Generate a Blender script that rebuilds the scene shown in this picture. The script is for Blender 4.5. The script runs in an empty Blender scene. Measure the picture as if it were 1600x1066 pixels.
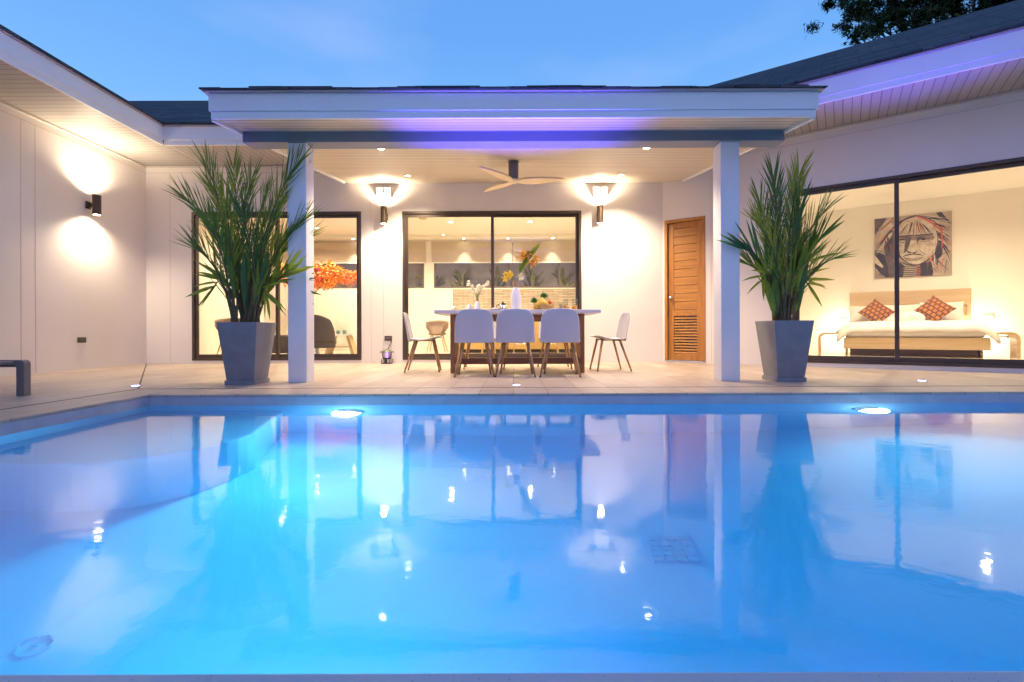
import bpy, math, random
from mathutils import Vector, Matrix
R = math.radians
PI = math.pi
random.seed(7)
S = bpy.context.scene
COL = S.collection

# ------------------------------------------------------------------ camera, sky, exposure
H = 0.53                                   # lens height over the deck
cd = bpy.data.cameras.new("camera"); cam = bpy.data.objects.new("camera", cd); COL.objects.link(cam)
cam.location = (0, 0, H); cam.rotation_euler = (R(90), R(0.2), 0)
cd.sensor_width = 36; cd.lens = 750/1600*36; cd.shift_x = -2/1600; cd.shift_y = -14/1600
cd.clip_start = 0.02; cd.clip_end = 2000
S.camera = cam
S.view_settings.view_transform = 'Standard'; S.view_settings.look = 'None'
S.view_settings.exposure = 0.28; S.view_settings.gamma = 1
S.cycles.use_denoising = True
try: S.cycles.denoiser = 'OPENIMAGEDENOISE'
except Exception: pass
S.cycles.use_adaptive_sampling = True; S.cycles.adaptive_threshold = 0.02
S.cycles.max_bounces = 10; S.cycles.diffuse_bounces = 5; S.cycles.glossy_bounces = 5
S.cycles.transmission_bounces = 8; S.cycles.transparent_max_bounces = 24
S.cycles.sample_clamp_indirect = 6; S.cycles.sample_clamp_direct = 0
S.cycles.caustics_reflective = True; S.cycles.caustics_refractive = True; S.cycles.blur_glossy = 0.3

w = bpy.data.worlds.new("World"); S.world = w; w.use_nodes = True
nt = w.node_tree; nt.nodes.clear()
def N(nt, t, **kw):
    n = nt.nodes.new(t)
    for k, v in kw.items():
        if k in n.inputs.keys() if hasattr(n.inputs, 'keys') else False: n.inputs[k].default_value = v
        else: setattr(n, k, v)
    return n
# dusk sky after sunset: clear blue ahead, paler towards the horizon and lavender in the west behind the lens
out = N(nt, 'ShaderNodeOutputWorld'); bg = N(nt, 'ShaderNodeBackground'); bg.inputs[1].default_value = .91
tc = N(nt, 'ShaderNodeTexCoord'); sp = N(nt, 'ShaderNodeSeparateXYZ'); nt.links.new(tc.outputs['Generated'], sp.inputs[0])
rp = N(nt, 'ShaderNodeValToRGB'); nt.links.new(sp.outputs[2], rp.inputs[0])
e = rp.color_ramp.elements
e[0].position = 0.0; e[0].color = (0.30, 0.55, 0.98, 1)
e[1].position = 1.0; e[1].color = (0.10, 0.26, 0.68, 1)
k = rp.color_ramp.elements.new(0.32); k.color = (0.215, 0.50, 0.97, 1)
k = rp.color_ramp.elements.new(0.52); k.color = (0.135, 0.37, 0.86, 1)
rp2 = N(nt, 'ShaderNodeValToRGB'); nt.links.new(sp.outputs[2], rp2.inputs[0])
e = rp2.color_ramp.elements
e[0].position = 0.0; e[0].color = (0.55, 0.50, 0.85, 1); e[1].position = 0.8; e[1].color = (0.14, 0.30, 0.75, 1)
mr = N(nt, 'ShaderNodeMapRange'); mr.inputs[1].default_value = 0.1; mr.inputs[2].default_value = -0.8
nt.links.new(sp.outputs[1], mr.inputs[0])
mx = N(nt, 'ShaderNodeMixRGB'); nt.links.new(mr.outputs[0], mx.inputs[0]); nt.links.new(rp.outputs[0], mx.inputs[1]); nt.links.new(rp2.outputs[0], mx.inputs[2])
nz = N(nt, 'ShaderNodeTexNoise'); nz.inputs['Scale'].default_value = 2.2; nz.inputs['Detail'].default_value = 4; nz.inputs['Roughness'].default_value = .45
mp = N(nt, 'ShaderNodeMapping'); mp.inputs['Scale'].default_value = (1, 1, 3.2); mp.inputs['Location'].default_value = (1.3, .2, .4)
nt.links.new(tc.outputs['Generated'], mp.inputs[0]); nt.links.new(mp.outputs[0], nz.inputs['Vector'])
cm = N(nt, 'ShaderNodeMapRange'); cm.inputs[1].default_value = .5; cm.inputs[2].default_value = .8; cm.inputs[4].default_value = .6
nt.links.new(nz.outputs['Fac'], cm.inputs[0])
mc = N(nt, 'ShaderNodeMixRGB'); mc.inputs[2].default_value = (.40, .56, .95, 1)
nt.links.new(cm.outputs[0], mc.inputs[0]); nt.links.new(mx.outputs[0], mc.inputs[1])
nt.links.new(mc.outputs[0], bg.inputs[0]); nt.links.new(bg.outputs[0], out.inputs[0])

# ------------------------------------------------------------------ materials
MATS = {}
def mat(name, col=(.8, .8, .8), rough=.5, metal=0, var=0, vscale=6, bump=0, bscale=40, spec=.5, col2=None, coords='Object', **kw):
    if name in MATS: return MATS[name]
    m = bpy.data.materials.new(name); m.use_nodes = True; t = m.node_tree
    b = t.nodes['Principled BSDF']
    b.inputs['Base Color'].default_value = (*col, 1); b.inputs['Roughness'].default_value = rough
    b.inputs['Metallic'].default_value = metal; b.inputs['Specular IOR Level'].default_value = spec
    tc = t.nodes.new('ShaderNodeTexCoord')
    if var or col2:
        n = t.nodes.new('ShaderNodeTexNoise'); n.inputs['Scale'].default_value = vscale; n.inputs['Detail'].default_value = 5
        t.links.new(tc.outputs[coords], n.inputs['Vector'])
        x = t.nodes.new('ShaderNodeMixRGB'); c2 = col2 or tuple(c*(1-var) for c in col)
        x.inputs[1].default_value = (*col, 1); x.inputs[2].default_value = (*c2, 1)
        r = t.nodes.new('ShaderNodeMapRange'); r.inputs[1].default_value = .35; r.inputs[2].default_value = .65
        t.links.new(n.outputs['Fac'], r.inputs[0]); t.links.new(r.outputs[0], x.inputs[0]); t.links.new(x.outputs[0], b.inputs['Base Color'])
    if bump:
        n = t.nodes.new('ShaderNodeTexNoise'); n.inputs['Scale'].default_value = bscale; n.inputs['Detail'].default_value = 4
        t.links.new(tc.outputs[coords], n.inputs['Vector'])
        bp = t.nodes.new('ShaderNodeBump'); bp.inputs['Strength'].default_value = bump; bp.inputs['Distance'].default_value = .01
        t.links.new(n.outputs['Fac'], bp.inputs['Height']); t.links.new(bp.outputs[0], b.inputs['Normal'])
    for k_, v in kw.items(): b.inputs[k_].default_value = v
    MATS[name] = m; return m

def boards(name, col, axis, pitch=.1, groove=.09, dark=.35, rough=.45):
    """painted boards with a real groove between them; axis = coordinate the boards are counted along"""
    m = bpy.data.materials.new(name); m.use_nodes = True; t = m.node_tree; b = t.nodes['Principled BSDF']; b.inputs['Roughness'].default_value = rough
    tc = t.nodes.new('ShaderNodeTexCoord'); s = t.nodes.new('ShaderNodeSeparateXYZ'); t.links.new(tc.outputs['Object'], s.inputs[0])
    d = t.nodes.new('ShaderNodeMath'); d.operation = 'DIVIDE'; d.inputs[1].default_value = pitch; t.links.new(s.outputs[axis], d.inputs[0])
    f = t.nodes.new('ShaderNodeMath'); f.operation = 'FRACT'; t.links.new(d.outputs[0], f.inputs[0])
    l = t.nodes.new('ShaderNodeMath'); l.operation = 'LESS_THAN'; l.inputs[1].default_value = groove; t.links.new(f.outputs[0], l.inputs[0])
    fl = t.nodes.new('ShaderNodeMath'); fl.operation = 'FLOOR'; t.links.new(d.outputs[0], fl.inputs[0])
    wn = t.nodes.new('ShaderNodeTexWhiteNoise'); wn.noise_dimensions = '1D'; t.links.new(fl.outputs[0], wn.inputs['W'])
    v = t.nodes.new('ShaderNodeMixRGB'); v.inputs[1].default_value = (*col, 1); v.inputs[2].default_value = (*[c*.9 for c in col], 1); t.links.new(wn.outputs[0], v.inputs[0])
    x = t.nodes.new('ShaderNodeMixRGB'); x.inputs[2].default_value = (*[c*dark for c in col], 1)
    t.links.new(l.outputs[0], x.inputs[0]); t.links.new(v.outputs[0], x.inputs[1]); t.links.new(x.outputs[0], b.inputs['Base Color'])
    bp = t.nodes.new('ShaderNodeBump'); bp.invert = True; bp.inputs['Strength'].default_value = .6; bp.inputs['Distance'].default_value = .006
    t.links.new(l.outputs[0], bp.inputs['Height']); t.links.new(bp.outputs[0], b.inputs['Normal'])
    return m

def bricks(name, c1, c2, mortar, bw, bh, ms=.01, rough=.6, offset=.5, bump=.4, vec='xy', noise=0, rot=0, dist=.006):
    m = bpy.data.materials.new(name); m.use_nodes = True; t = m.node_tree; b = t.nodes['Principled BSDF']; b.inputs['Roughness'].default_value = rough
    tc = t.nodes.new('ShaderNodeTexCoord'); s = t.nodes.new('ShaderNodeSeparateXYZ'); t.links.new(tc.outputs['Object'], s.inputs[0])
    c = t.nodes.new('ShaderNodeCombineXYZ'); ix = {'x': 0, 'y': 1, 'z': 2}
    t.links.new(s.outputs[ix[vec[0]]], c.inputs[0]); t.links.new(s.outputs[ix[vec[1]]], c.inputs[1])
    k = t.nodes.new('ShaderNodeTexBrick'); k.offset = offset
    k.inputs['Scale'].default_value = 1; k.inputs['Brick Width'].default_value = bw; k.inputs['Row Height'].default_value = bh
    k.inputs['Mortar Size'].default_value = ms; k.inputs['Mortar Smooth'].default_value = .1; k.inputs['Bias'].default_value = 0
    k.inputs['Color1'].default_value = (*c1, 1); k.inputs['Color2'].default_value = (*c2, 1); k.inputs['Mortar'].default_value = (*mortar, 1)
    t.links.new(c.outputs[0], k.inputs['Vector'])
    col = k.outputs['Color']
    if noise:
        n = t.nodes.new('ShaderNodeTexNoise'); n.inputs['Scale'].default_value = 5; n.inputs['Detail'].default_value = 8; n.inputs['Roughness'].default_value = .65
        t.links.new(tc.outputs['Object'], n.inputs['Vector'])
        x = t.nodes.new('ShaderNodeMixRGB'); x.blend_type = 'MULTIPLY'; x.inputs[0].default_value = 1
        r = t.nodes.new('ShaderNodeMapRange'); r.inputs[1].default_value = .3; r.inputs[2].default_value = .7; r.inputs[3].default_value = 1-noise; r.inputs[4].default_value = 1
        t.links.new(n.outputs['Fac'], r.inputs[0]); t.links.new(col, x.inputs[1]); t.links.new(r.outputs[0], x.inputs[2]); col = x.outputs[0]
        r2 = t.nodes.new('ShaderNodeMapRange'); r2.inputs[3].default_value = rough-.12; r2.inputs[4].default_value = rough+.15
        t.links.new(n.outputs['Fac'], r2.inputs[0]); t.links.new(r2.outputs[0], b.inputs['Roughness'])
    t.links.new(col, b.inputs['Base Color'])
    bp = t.nodes.new('ShaderNodeBump'); bp.invert = True; bp.inputs['Strength'].default_value = bump; bp.inputs['Distance'].default_value = dist
    t.links.new(k.outputs['Fac'], bp.inputs['Height']); t.links.new(bp.outputs[0], b.inputs['Normal'])
    return m

def wood(name, c1, c2, axis='x', scale=1.0, rough=.45, pitch=0):
    m = bpy.data.materials.new(name); m.use_nodes = True; t = m.node_tree; b = t.nodes['Principled BSDF']; b.inputs['Roughness'].default_value = rough
    tc = t.nodes.new('ShaderNodeTexCoord'); mp = t.nodes.new('ShaderNodeMapping')
    sc = {'x': (1.2, 16, 16), 'y': (16, 1.2, 16), 'z': (16, 16, 1.2)}[axis]
    mp.inputs['Scale'].default_value = tuple(a*scale for a in sc); t.links.new(tc.outputs['Object'], mp.inputs[0])
    n = t.nodes.new('ShaderNodeTexNoise'); n.inputs['Scale'].default_value = 1.5; n.inputs['Detail'].default_value = 6; n.inputs['Distortion'].default_value = .6
    t.links.new(mp.outputs[0], n.inputs['Vector'])
    r = t.nodes.new('ShaderNodeValToRGB'); r.color_ramp.elements[0].position = .32; r.color_ramp.elements[1].position = .68
    r.color_ramp.elements[0].color = (*c1, 1); r.color_ramp.elements[1].color = (*c2, 1)
    t.links.new(n.outputs['Fac'], r.inputs[0]); t.links.new(r.outputs[0], b.inputs['Base Color'])
    bp = t.nodes.new('ShaderNodeBump'); bp.inputs['Strength'].default_value = .15; bp.inputs['Distance'].default_value = .004
    t.links.new(n.outputs['Fac'], bp.inputs['Height']); t.links.new(bp.outputs[0], b.inputs['Normal'])
    return m

def emit(name, col, s):
    m = bpy.data.materials.new(name); m.use_nodes = True; t = m.node_tree; t.nodes.clear()
    o = t.nodes.new('ShaderNodeOutputMaterial'); e = t.nodes.new('ShaderNodeEmission'); e.inputs[0].default_value = (*col, 1); e.inputs[1].default_value = s
    t.links.new(e.outputs[0], o.inputs[0]); return m

def thin_glass(name, tint=(.97, .98, .97), fac=1.0):
    m = bpy.data.materials.new(name); m.use_nodes = True; t = m.node_tree; t.nodes.clear()
    o = t.nodes.new('ShaderNodeOutputMaterial'); tr = t.nodes.new('ShaderNodeBsdfTransparent'); tr.inputs[0].default_value = (*tint, 1)
    g = t.nodes.new('ShaderNodeBsdfGlossy'); g.inputs['Roughness'].default_value = .01
    f = t.nodes.new('ShaderNodeLayerWeight'); pw = t.nodes.new('ShaderNodeMath'); pw.operation = 'POWER'; pw.inputs[1].default_value = 5
    x = t.nodes.new('ShaderNodeMixShader'); mu = t.nodes.new('ShaderNodeMath'); mu.operation = 'MULTIPLY_ADD'; mu.inputs[1].default_value = .9*fac; mu.inputs[2].default_value = .035*fac
    t.links.new(f.outputs['Facing'], pw.inputs[0]); t.links.new(pw.outputs[0], mu.inputs[0]); t.links.new(mu.outputs[0], x.inputs[0]); t.links.new(tr.outputs[0], x.inputs[1]); t.links.new(g.outputs[0], x.inputs[2]); t.links.new(x.outputs[0], o.inputs[0])
    return m

WALL = mat('wall_paint', (.80, .745, .70), .75, var=.06, vscale=.9, bump=.05, bscale=160)
WHITE = mat('white_trim', (.80, .79, .79), .45, var=.03, vscale=2)
COLUMN = mat('column_paint', (.80, .79, .79), .55, var=.06, vscale=2.2, bump=.04, bscale=120)
INWALL = mat('interior_paint', (.82, .775, .68), .8, var=.03, vscale=1.2)
INCEIL = mat('interior_ceiling_paint', (.82, .78, .68), .8)
FRAME = mat('bronze_aluminium', (.085, .062, .052), .38, metal=.3, var=.1, vscale=3)
BEAM = mat('beam_paint', (.20, .225, .27), .5, var=.05, vscale=3)
SOF_X = boards('soffit_boards_across', (.42, .385, .35), 1)
SOF_Y = boards('soffit_boards_deep', (.42, .385, .35), 0)
CEIL = boards('canopy_ceiling_boards', (.63, .55, .44), 1, pitch=.095, groove=.2, dark=.5)
SHING = bricks('roof_shingles', (.030, .037, .047), (.095, .105, .12), (.020, .025, .032), 0.42, .13, .010, .85, offset=.37, bump=.9, noise=.55, vec='xy', dist=.02)
SHINGY = bricks('roof_shingles_left', (.030, .037, .047), (.095, .105, .12), (.020, .025, .032), 0.42, .13, .010, .85, offset=.37, bump=.9, noise=.55, vec='yx', dist=.02)
TILE = bricks('deck_stone_tiles', (.60, .475, .375), (.47, .365, .285), (.28, .22, .18), .6, .3, .004, .42, offset=.5, bump=.35, noise=.22, vec='yx', dist=.002)
SLOT = mat('drain_slot_metal', (.045, .04, .035), .6)
TERR = mat('terrazzo', (.42, .42, .46), .5, col2=(.36, .36, .41), vscale=9, bump=.08, bscale=90)
POOL = mat('pool_plaster', (.42, .70, .92), .7, var=.05, vscale=2)
INFLOOR = bricks('interior_floor_tiles', (.68, .60, .47), (.66, .58, .45), (.5, .43, .34), .8, .8, .003, .12, offset=0, bump=.05)
DOORW = wood('door_teak', (.36, .15, .035), (.50, .235, .06), 'x')
DOORV = wood('door_teak_upright', (.33, .135, .03), (.47, .21, .052), 'z')
TABLEW = wood('table_teak', (.22, .085, .035), (.33, .14, .06), 'z')
TABLEX = wood('table_teak_rail', (.22, .085, .035), (.33, .14, .06), 'x')
LEGW = wood('chair_oak', (.42, .23, .10), (.55, .32, .14), 'z')
PALEW = wood('pale_oak', (.52, .36, .19), (.60, .43, .24), 'x', .7)
FANW = wood('fan_maple', (.74, .56, .33), (.80, .63, .40), 'x', .6)
SHELL = mat('chair_plastic', (.55, .545, .59), .42)
POT = mat('pot_fibrecement', (.225, .235, .26), .5, var=.16, vscale=7, bump=.05, bscale=60)
SOIL = mat('potting_soil', (.04, .028, .02), .95, bump=.8, bscale=60)
GLASS = thin_glass('window_glass')
SCON = mat('sconce_bronze', (.10, .072, .05), .35, metal=.55)
DARK = mat('dark_plastic', (.03, .028, .026), .4)
CHROME = mat('brushed_steel', (.62, .61, .6), .25, metal=1)
LINEN = mat('white_linen', (.82, .77, .70), .85, var=.04, vscale=8, bump=.25, bscale=14)
BLINDM = mat('blind_fabric', (.50, .42, .34), .85, var=.06, vscale=30)
def leafmat(name, c, c2, tr=.4, petal=False):
    m = bpy.data.materials.new(name); m.use_nodes = True; t = m.node_tree; t.nodes.clear(); o = t.nodes.new('ShaderNodeOutputMaterial')
    p = t.nodes.new('ShaderNodeBsdfPrincipled'); p.inputs['Roughness'].default_value = .42; q = t.nodes.new('ShaderNodeBsdfTranslucent'); x = t.nodes.new('ShaderNodeMixShader'); x.inputs[0].default_value = tr
    tc = t.nodes.new('ShaderNodeTexCoord'); n = t.nodes.new('ShaderNodeTexNoise'); n.inputs['Scale'].default_value = 7; n.inputs['Detail'].default_value = 5; t.links.new(tc.outputs['Object'], n.inputs['Vector'])
    r = t.nodes.new('ShaderNodeValToRGB'); e = r.color_ramp.elements; e[0].position = .3; e[0].color = (*c, 1); e[1].position = .66; e[1].color = (*c2, 1)
    if not petal: k = e.new(.78); k.color = (.30, .24, .06, 1)
    t.links.new(n.outputs['Fac'], r.inputs[0]); t.links.new(r.outputs[0], p.inputs['Base Color']); t.links.new(r.outputs[0], q.inputs[0])
    t.links.new(p.outputs[0], x.inputs[1]); t.links.new(q.outputs[0], x.inputs[2]); t.links.new(x.outputs[0], o.inputs[0]); return m
GREEN1 = leafmat('leaf_green', (.09, .19, .035), (.17, .28, .04)); GREEN2 = leafmat('leaf_dark_green', (.05, .15, .055), (.10, .21, .045)); GREEN3 = leafmat('leaf_light_green', (.22, .32, .035), (.32, .38, .04))
STEMM = mat('frond_stem', (.16, .10, .045), .6, col2=(.08, .09, .03), vscale=12)

# ------------------------------------------------------------------ mesh helpers
class MB:
    def __init__(s): s.v = []; s.f = []; s.mi = []; s.m = None
    def add(s, vs, fs, mi=0):
        o = len(s.v)
        if s.m is not None: vs = [tuple(s.m @ Vector(p)) for p in vs]
        s.v += [tuple(p) for p in vs]; s.f += [tuple(i+o for i in f) for f in fs]; s.mi += [mi]*len(fs); return s
    def box(s, x0, x1, y0, y1, z0, z1, mi=0):
        x0, x1 = min(x0, x1), max(x0, x1); y0, y1 = min(y0, y1), max(y0, y1); z0, z1 = min(z0, z1), max(z0, z1)
        v = [(x0,y0,z0),(x1,y0,z0),(x1,y1,z0),(x0,y1,z0),(x0,y0,z1),(x1,y0,z1),(x1,y1,z1),(x0,y1,z1)]
        return s.add(v, [(3,2,1,0),(4,5,6,7),(0,1,5,4),(1,2,6,5),(2,3,7,6),(3,0,4,7)], mi)
    def hexa(s, b, t, mi=0):
        return s.add(list(b)+list(t), [(3,2,1,0),(4,5,6,7),(0,1,5,4),(1,2,6,5),(2,3,7,6),(3,0,4,7)], mi)
    def prism(s, pts, axis, a, b, mi=0):
        """extrude the 2-D outline pts between a and b along axis"""
        def P(p, h): return {'x': (h, p[0], p[1]), 'y': (p[0], h, p[1]), 'z': (p[0], p[1], h)}[axis]
        n = len(pts); v = [P(p, a) for p in pts]+[P(p, b) for p in pts]
        return s.add(v, [tuple(range(n))[::-1], tuple(range(n, 2*n))]+[(i, (i+1) % n, n+(i+1) % n, n+i) for i in range(n)], mi)
    def tube(s, pts, rad, n=10, mi=0, cap=True):
        pts = [Vector(p) for p in pts]; rad = rad if isinstance(rad, (list, tuple)) else [rad]*len(pts)
        vs = []; up = None
        for i, p in enumerate(pts):
            d = (pts[min(i+1, len(pts)-1)]-pts[max(i-1, 0)]).normalized()
            if up is None: up = d.orthogonal().normalized()
            a = (up-d*up.dot(d)).normalized(); up = a; b = d.cross(a)
            for k in range(n):
                t = 2*PI*k/n; vs.append(p+(a*math.cos(t)+b*math.sin(t))*rad[i])
        fs = [(i*n+k, i*n+(k+1) % n, (i+1)*n+(k+1) % n, (i+1)*n+k) for i in range(len(pts)-1) for k in range(n)]
        if cap: fs += [tuple(range(n))[::-1], tuple(range((len(pts)-1)*n, len(pts)*n))]
        return s.add(vs, fs, mi)
    def lathe(s, prof, c=(0, 0, 0), n=24, mi=0):
        vs = [(c[0]+r*math.cos(2*PI*k/n), c[1]+r*math.sin(2*PI*k/n), c[2]+z) for r, z in prof for k in range(n)]
        fs = [(i*n+k, i*n+(k+1) % n, (i+1)*n+(k+1) % n, (i+1)*n+k) for i in range(len(prof)-1) for k in range(n)]
        fs += [tuple(range(n))[::-1], tuple(range((len(prof)-1)*n, len(prof)*n))]
        return s.add(vs, fs, mi)
    def disc(s, c, r, nrm=(0, 0, -1), n=20, mi=0):
        nrm = Vector(nrm).normalized(); a = nrm.orthogonal().normalized(); b = nrm.cross(a); c = Vector(c)
        return s.add([c+(a*math.cos(2*PI*k/n)+b*math.sin(2*PI*k/n))*r for k in range(n)], [tuple(range(n))], mi)
    def grid(s, fn, nu, nv, mi=0):
        vs = [fn(i/nu, j/nv) for j in range(nv+1) for i in range(nu+1)]
        return s.add(vs, [(j*(nu+1)+i, j*(nu+1)+i+1, (j+1)*(nu+1)+i+1, (j+1)*(nu+1)+i) for j in range(nv) for i in range(nu)], mi)
    def sphere(s, c, r, n=14, mi=0):
        r = r if isinstance(r, (list, tuple)) else (r, r, r); m = n//2
        vs = [(c[0]+r[0]*math.sin(PI*j/m)*math.cos(2*PI*k/n), c[1]+r[1]*math.sin(PI*j/m)*math.sin(2*PI*k/n), c[2]-r[2]*math.cos(PI*j/m)) for j in range(m+1) for k in range(n)]
        return s.add(vs, [(j*n+k, j*n+(k+1) % n, (j+1)*n+(k+1) % n, (j+1)*n+k) for j in range(m) for k in range(n)], mi)
    def build(s, name, mats, parent=None, smooth=False, bevel=0, solid=0, sub=0, seg=2):
        me = bpy.data.meshes.new(name); me.from_pydata(s.v, [], s.f); me.validate()
        for m in (mats if isinstance(mats, (list, tuple)) else [mats]): me.materials.append(m)
        if len(me.polygons) == len(s.mi): me.polygons.foreach_set('material_index', s.mi)
        if smooth: me.polygons.foreach_set('use_smooth', [True]*len(me.polygons))
        me.update(); o = bpy.data.objects.new(name, me); COL.objects.link(o)
        if parent is not None: o.parent = parent
        if solid: m = o.modifiers.new('t', 'SOLIDIFY'); m.thickness = solid; m.offset = 0
        if bevel: m = o.modifiers.new('b', 'BEVEL'); m.width = bevel; m.segments = seg; m.limit_method = 'ANGLE'; m.angle_limit = R(40)
        if sub: m = o.modifiers.new('s', 'SUBSURF'); m.levels = sub; m.render_levels = sub
        return o
def tag(o, label, cat, group=None):
    o['label'] = label; o['category'] = cat
    if group: o['group'] = group
    return o
def thing(name, label, cat, loc=(0, 0, 0), rz=0, group=None):
    o = bpy.data.objects.new(name, None); COL.objects.link(o); o.empty_display_size = .1
    o.location = loc; o.rotation_euler = (0, 0, rz); return tag(o, label, cat, group)
def struct(o, kind='structure'): o['kind'] = kind; return o
def dup(root, loc, rz, label, group=None):
    def rec(o, p):
        c = o.copy(); COL.objects.link(c); c.parent = p
        for ch in list(o.children): rec(ch, c)
        return c
    r = rec(root, None); r.location = loc; r.rotation_euler = (0, 0, rz); r['label'] = label
    if group: r['group'] = group
    return r
def lamp(kind, name, loc, energy, col, parent=None, rot=(0, 0, 0), size=.05, angle=120, blend=.6):
    l = bpy.data.lights.new(name, kind); l.energy = energy; l.color = col
    if kind in ('SPOT', 'POINT'): l.shadow_soft_size = size
    if kind == 'SPOT': l.spot_size = R(angle); l.spot_blend = blend
    if kind == 'AREA': l.size = size
    o = bpy.data.objects.new(name, l); COL.objects.link(o); o.location = loc; o.rotation_euler = rot
    if parent is not None: o.parent = parent
    return o

# ------------------------------------------------------------------ layout constants (metres, deck = 0)
YB = 8.4; XL = -6.42; XR = 2.62               # back wall, left wall, corner to the angled wing
WA = math.atan2(-750, 1090)                   # the right wing turns by this
PX0, PX1, PY0, PY1 = -3.14, 5.6, .75, 4.14    # pool
WZ = -.095                                    # water level
PD = -1.25                                    # pool floor

# ------------------------------------------------------------------ ground, deck, pool
g = MB()
for x0, x1, y0, y1 in ((-400, -14, -400, 400), (14, 400, -400, 400), (-14, 14, -400, -6), (-14, 14, 13.72, 400)):
    g.add([(x0, y0, -.06), (x1, y0, -.06), (x1, y1, -.06), (x0, y1, -.06)], [(0, 1, 2, 3)])
struct(g.build('ground', mat('lawn', (.05, .075, .03), .9, var=.4, vscale=3)))
cw = .44
d = MB()
ax0, ax1, ay0, ay1 = PX0-cw, PX1+cw, PY0-.62, PY1+cw
for x0, x1, y0, y1 in ((-14, ax0, -6, 8.41), (ax1, 14, -6, 8.41), (ax0, ax1, -6, ay0), (ax0, ax1, ay1, 8.41)):
    d.box(x0, x1, y0, y1, -.3, 0)
d.box(-14, 14, 8.41, 13.72, -.3, -.02)
struct(d.build('deck', TILE))
# channel drains: parallel to the pool and on the diagonal to the wall corner
s_ = MB(); q = .006; z = .0015
s_.box(ax0-q, 9, ay1-q, ay1+q, -.01, z); s_.box(ax0-q, ax0+q, -4, ay1-q-.002, -.01, z)
dv = (Vector((XL, YB, 0))-Vector((ax0, ay1, 0))).normalized(); pv = Vector((-dv.y, dv.x, 0))*.008
a = Vector((ax0, ay1, 0))+dv*.015; b = Vector((XL, YB, 0))-dv*.03
s_.hexa([a-pv-Vector((0,0,.01)), a+pv-Vector((0,0,.01)), b+pv-Vector((0,0,.01)), b-pv-Vector((0,0,.01))], [a-pv+Vector((0,0,z)), a+pv+Vector((0,0,z)), b+pv+Vector((0,0,z)), b-pv+Vector((0,0,z))])
tag(s_.build('drain_channel', SLOT), 'thin dark drain slot in the paving round the pool and to the wall corner', 'drain')
c = MB()     # coping of the far and side edges: tiles over a terrazzo face
c.box(ax0, PX0-.004, ay0, ay1, -.02, -.0005); c.box(PX1+.004, ax1, ay0, ay1, -.02, -.0005); c.box(PX0-.004, PX1+.004, PY1+.004, ay1, -.02, -.0005)
struct(c.build('pool_coping', TILE, bevel=.004))
c = MB(); c.box(PX0-.2, PX1+.2, ay0, PY0, -.10, .0)
TERN = bpy.data.materials.new('terrazzo_specks'); TERN.use_nodes = True; t = TERN.node_tree; bb = t.nodes['Principled BSDF']; bb.inputs['Roughness'].default_value = .35
tcx = t.nodes.new('ShaderNodeTexCoord'); vo = t.nodes.new('ShaderNodeTexVoronoi'); vo.inputs['Scale'].default_value = 130; t.links.new(tcx.outputs['Object'], vo.inputs['Vector'])
lt = t.nodes.new('ShaderNodeMath'); lt.operation = 'LESS_THAN'; lt.inputs[1].default_value = .17; t.links.new(vo.outputs['Distance'], lt.inputs[0])
sx = t.nodes.new('ShaderNodeSeparateColor'); t.links.new(vo.outputs['Color'], sx.inputs[0])
gt = t.nodes.new('ShaderNodeMath'); gt.operation = 'GREATER_THAN'; gt.inputs[1].default_value = .72; t.links.new(sx.outputs[0], gt.inputs[0])
mm = t.nodes.new('ShaderNodeMath'); mm.operation = 'MULTIPLY'; t.links.new(lt.outputs[0], mm.inputs[0]); t.links.new(gt.outputs[0], mm.inputs[1])
xx = t.nodes.new('ShaderNodeMixRGB'); xx.inputs[1].default_value = (.50, .50, .53, 1); xx.inputs[2].default_value = (.22, .22, .25, 1); t.links.new(mm.outputs[0], xx.inputs[0]); t.links.new(xx.outputs[0], bb.inputs['Base Color'])
struct(c.build('pool_coping_near', TERN, bevel=.006))
b_ = MB(); zb = -.021; zf = WZ-.008
b_.box(PX0-.2, PX0, PY0-.2, PY1+.2, zf, zb); b_.box(PX1, PX1+.2, PY0-.2, PY1+.2, zf, zb); b_.box(PX0, PX1, PY1, PY1+.2, zf, zb)
struct(b_.build('pool_rim', TERR))
p = MB(); zt = zf-.0005
p.box(PX0-.2, PX0, PY0-.2, PY1+.2, PD-.2, zt); p.box(PX1, PX1+.2, PY0-.2, PY1+.2, PD-.2, zt)
p.box(PX0, PX1, PY1, PY1+.2, PD-.2, zt); p.box(PX0, PX1, PY0-.2, PY0, PD-.2, -.101); p.box(PX0, PX1, PY0, PY1, PD-.2, PD)
struct(p.build('pool_basin', POOL))
ol = [(PX0+.001, PY1-.001), (PX0+.001, 2.55)]+[(-1.78-.75+.75*math.sin(t), 2.55+.75-.75*math.cos(t)) for t in [i*PI/2/14 for i in range(15)]]+[(-1.98, PY1-.001)]
p = MB(); p.prism(ol, 'z', PD-.1, -.42)
struct(p.build('pool_steps', POOL, bevel=.03, seg=3))
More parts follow.
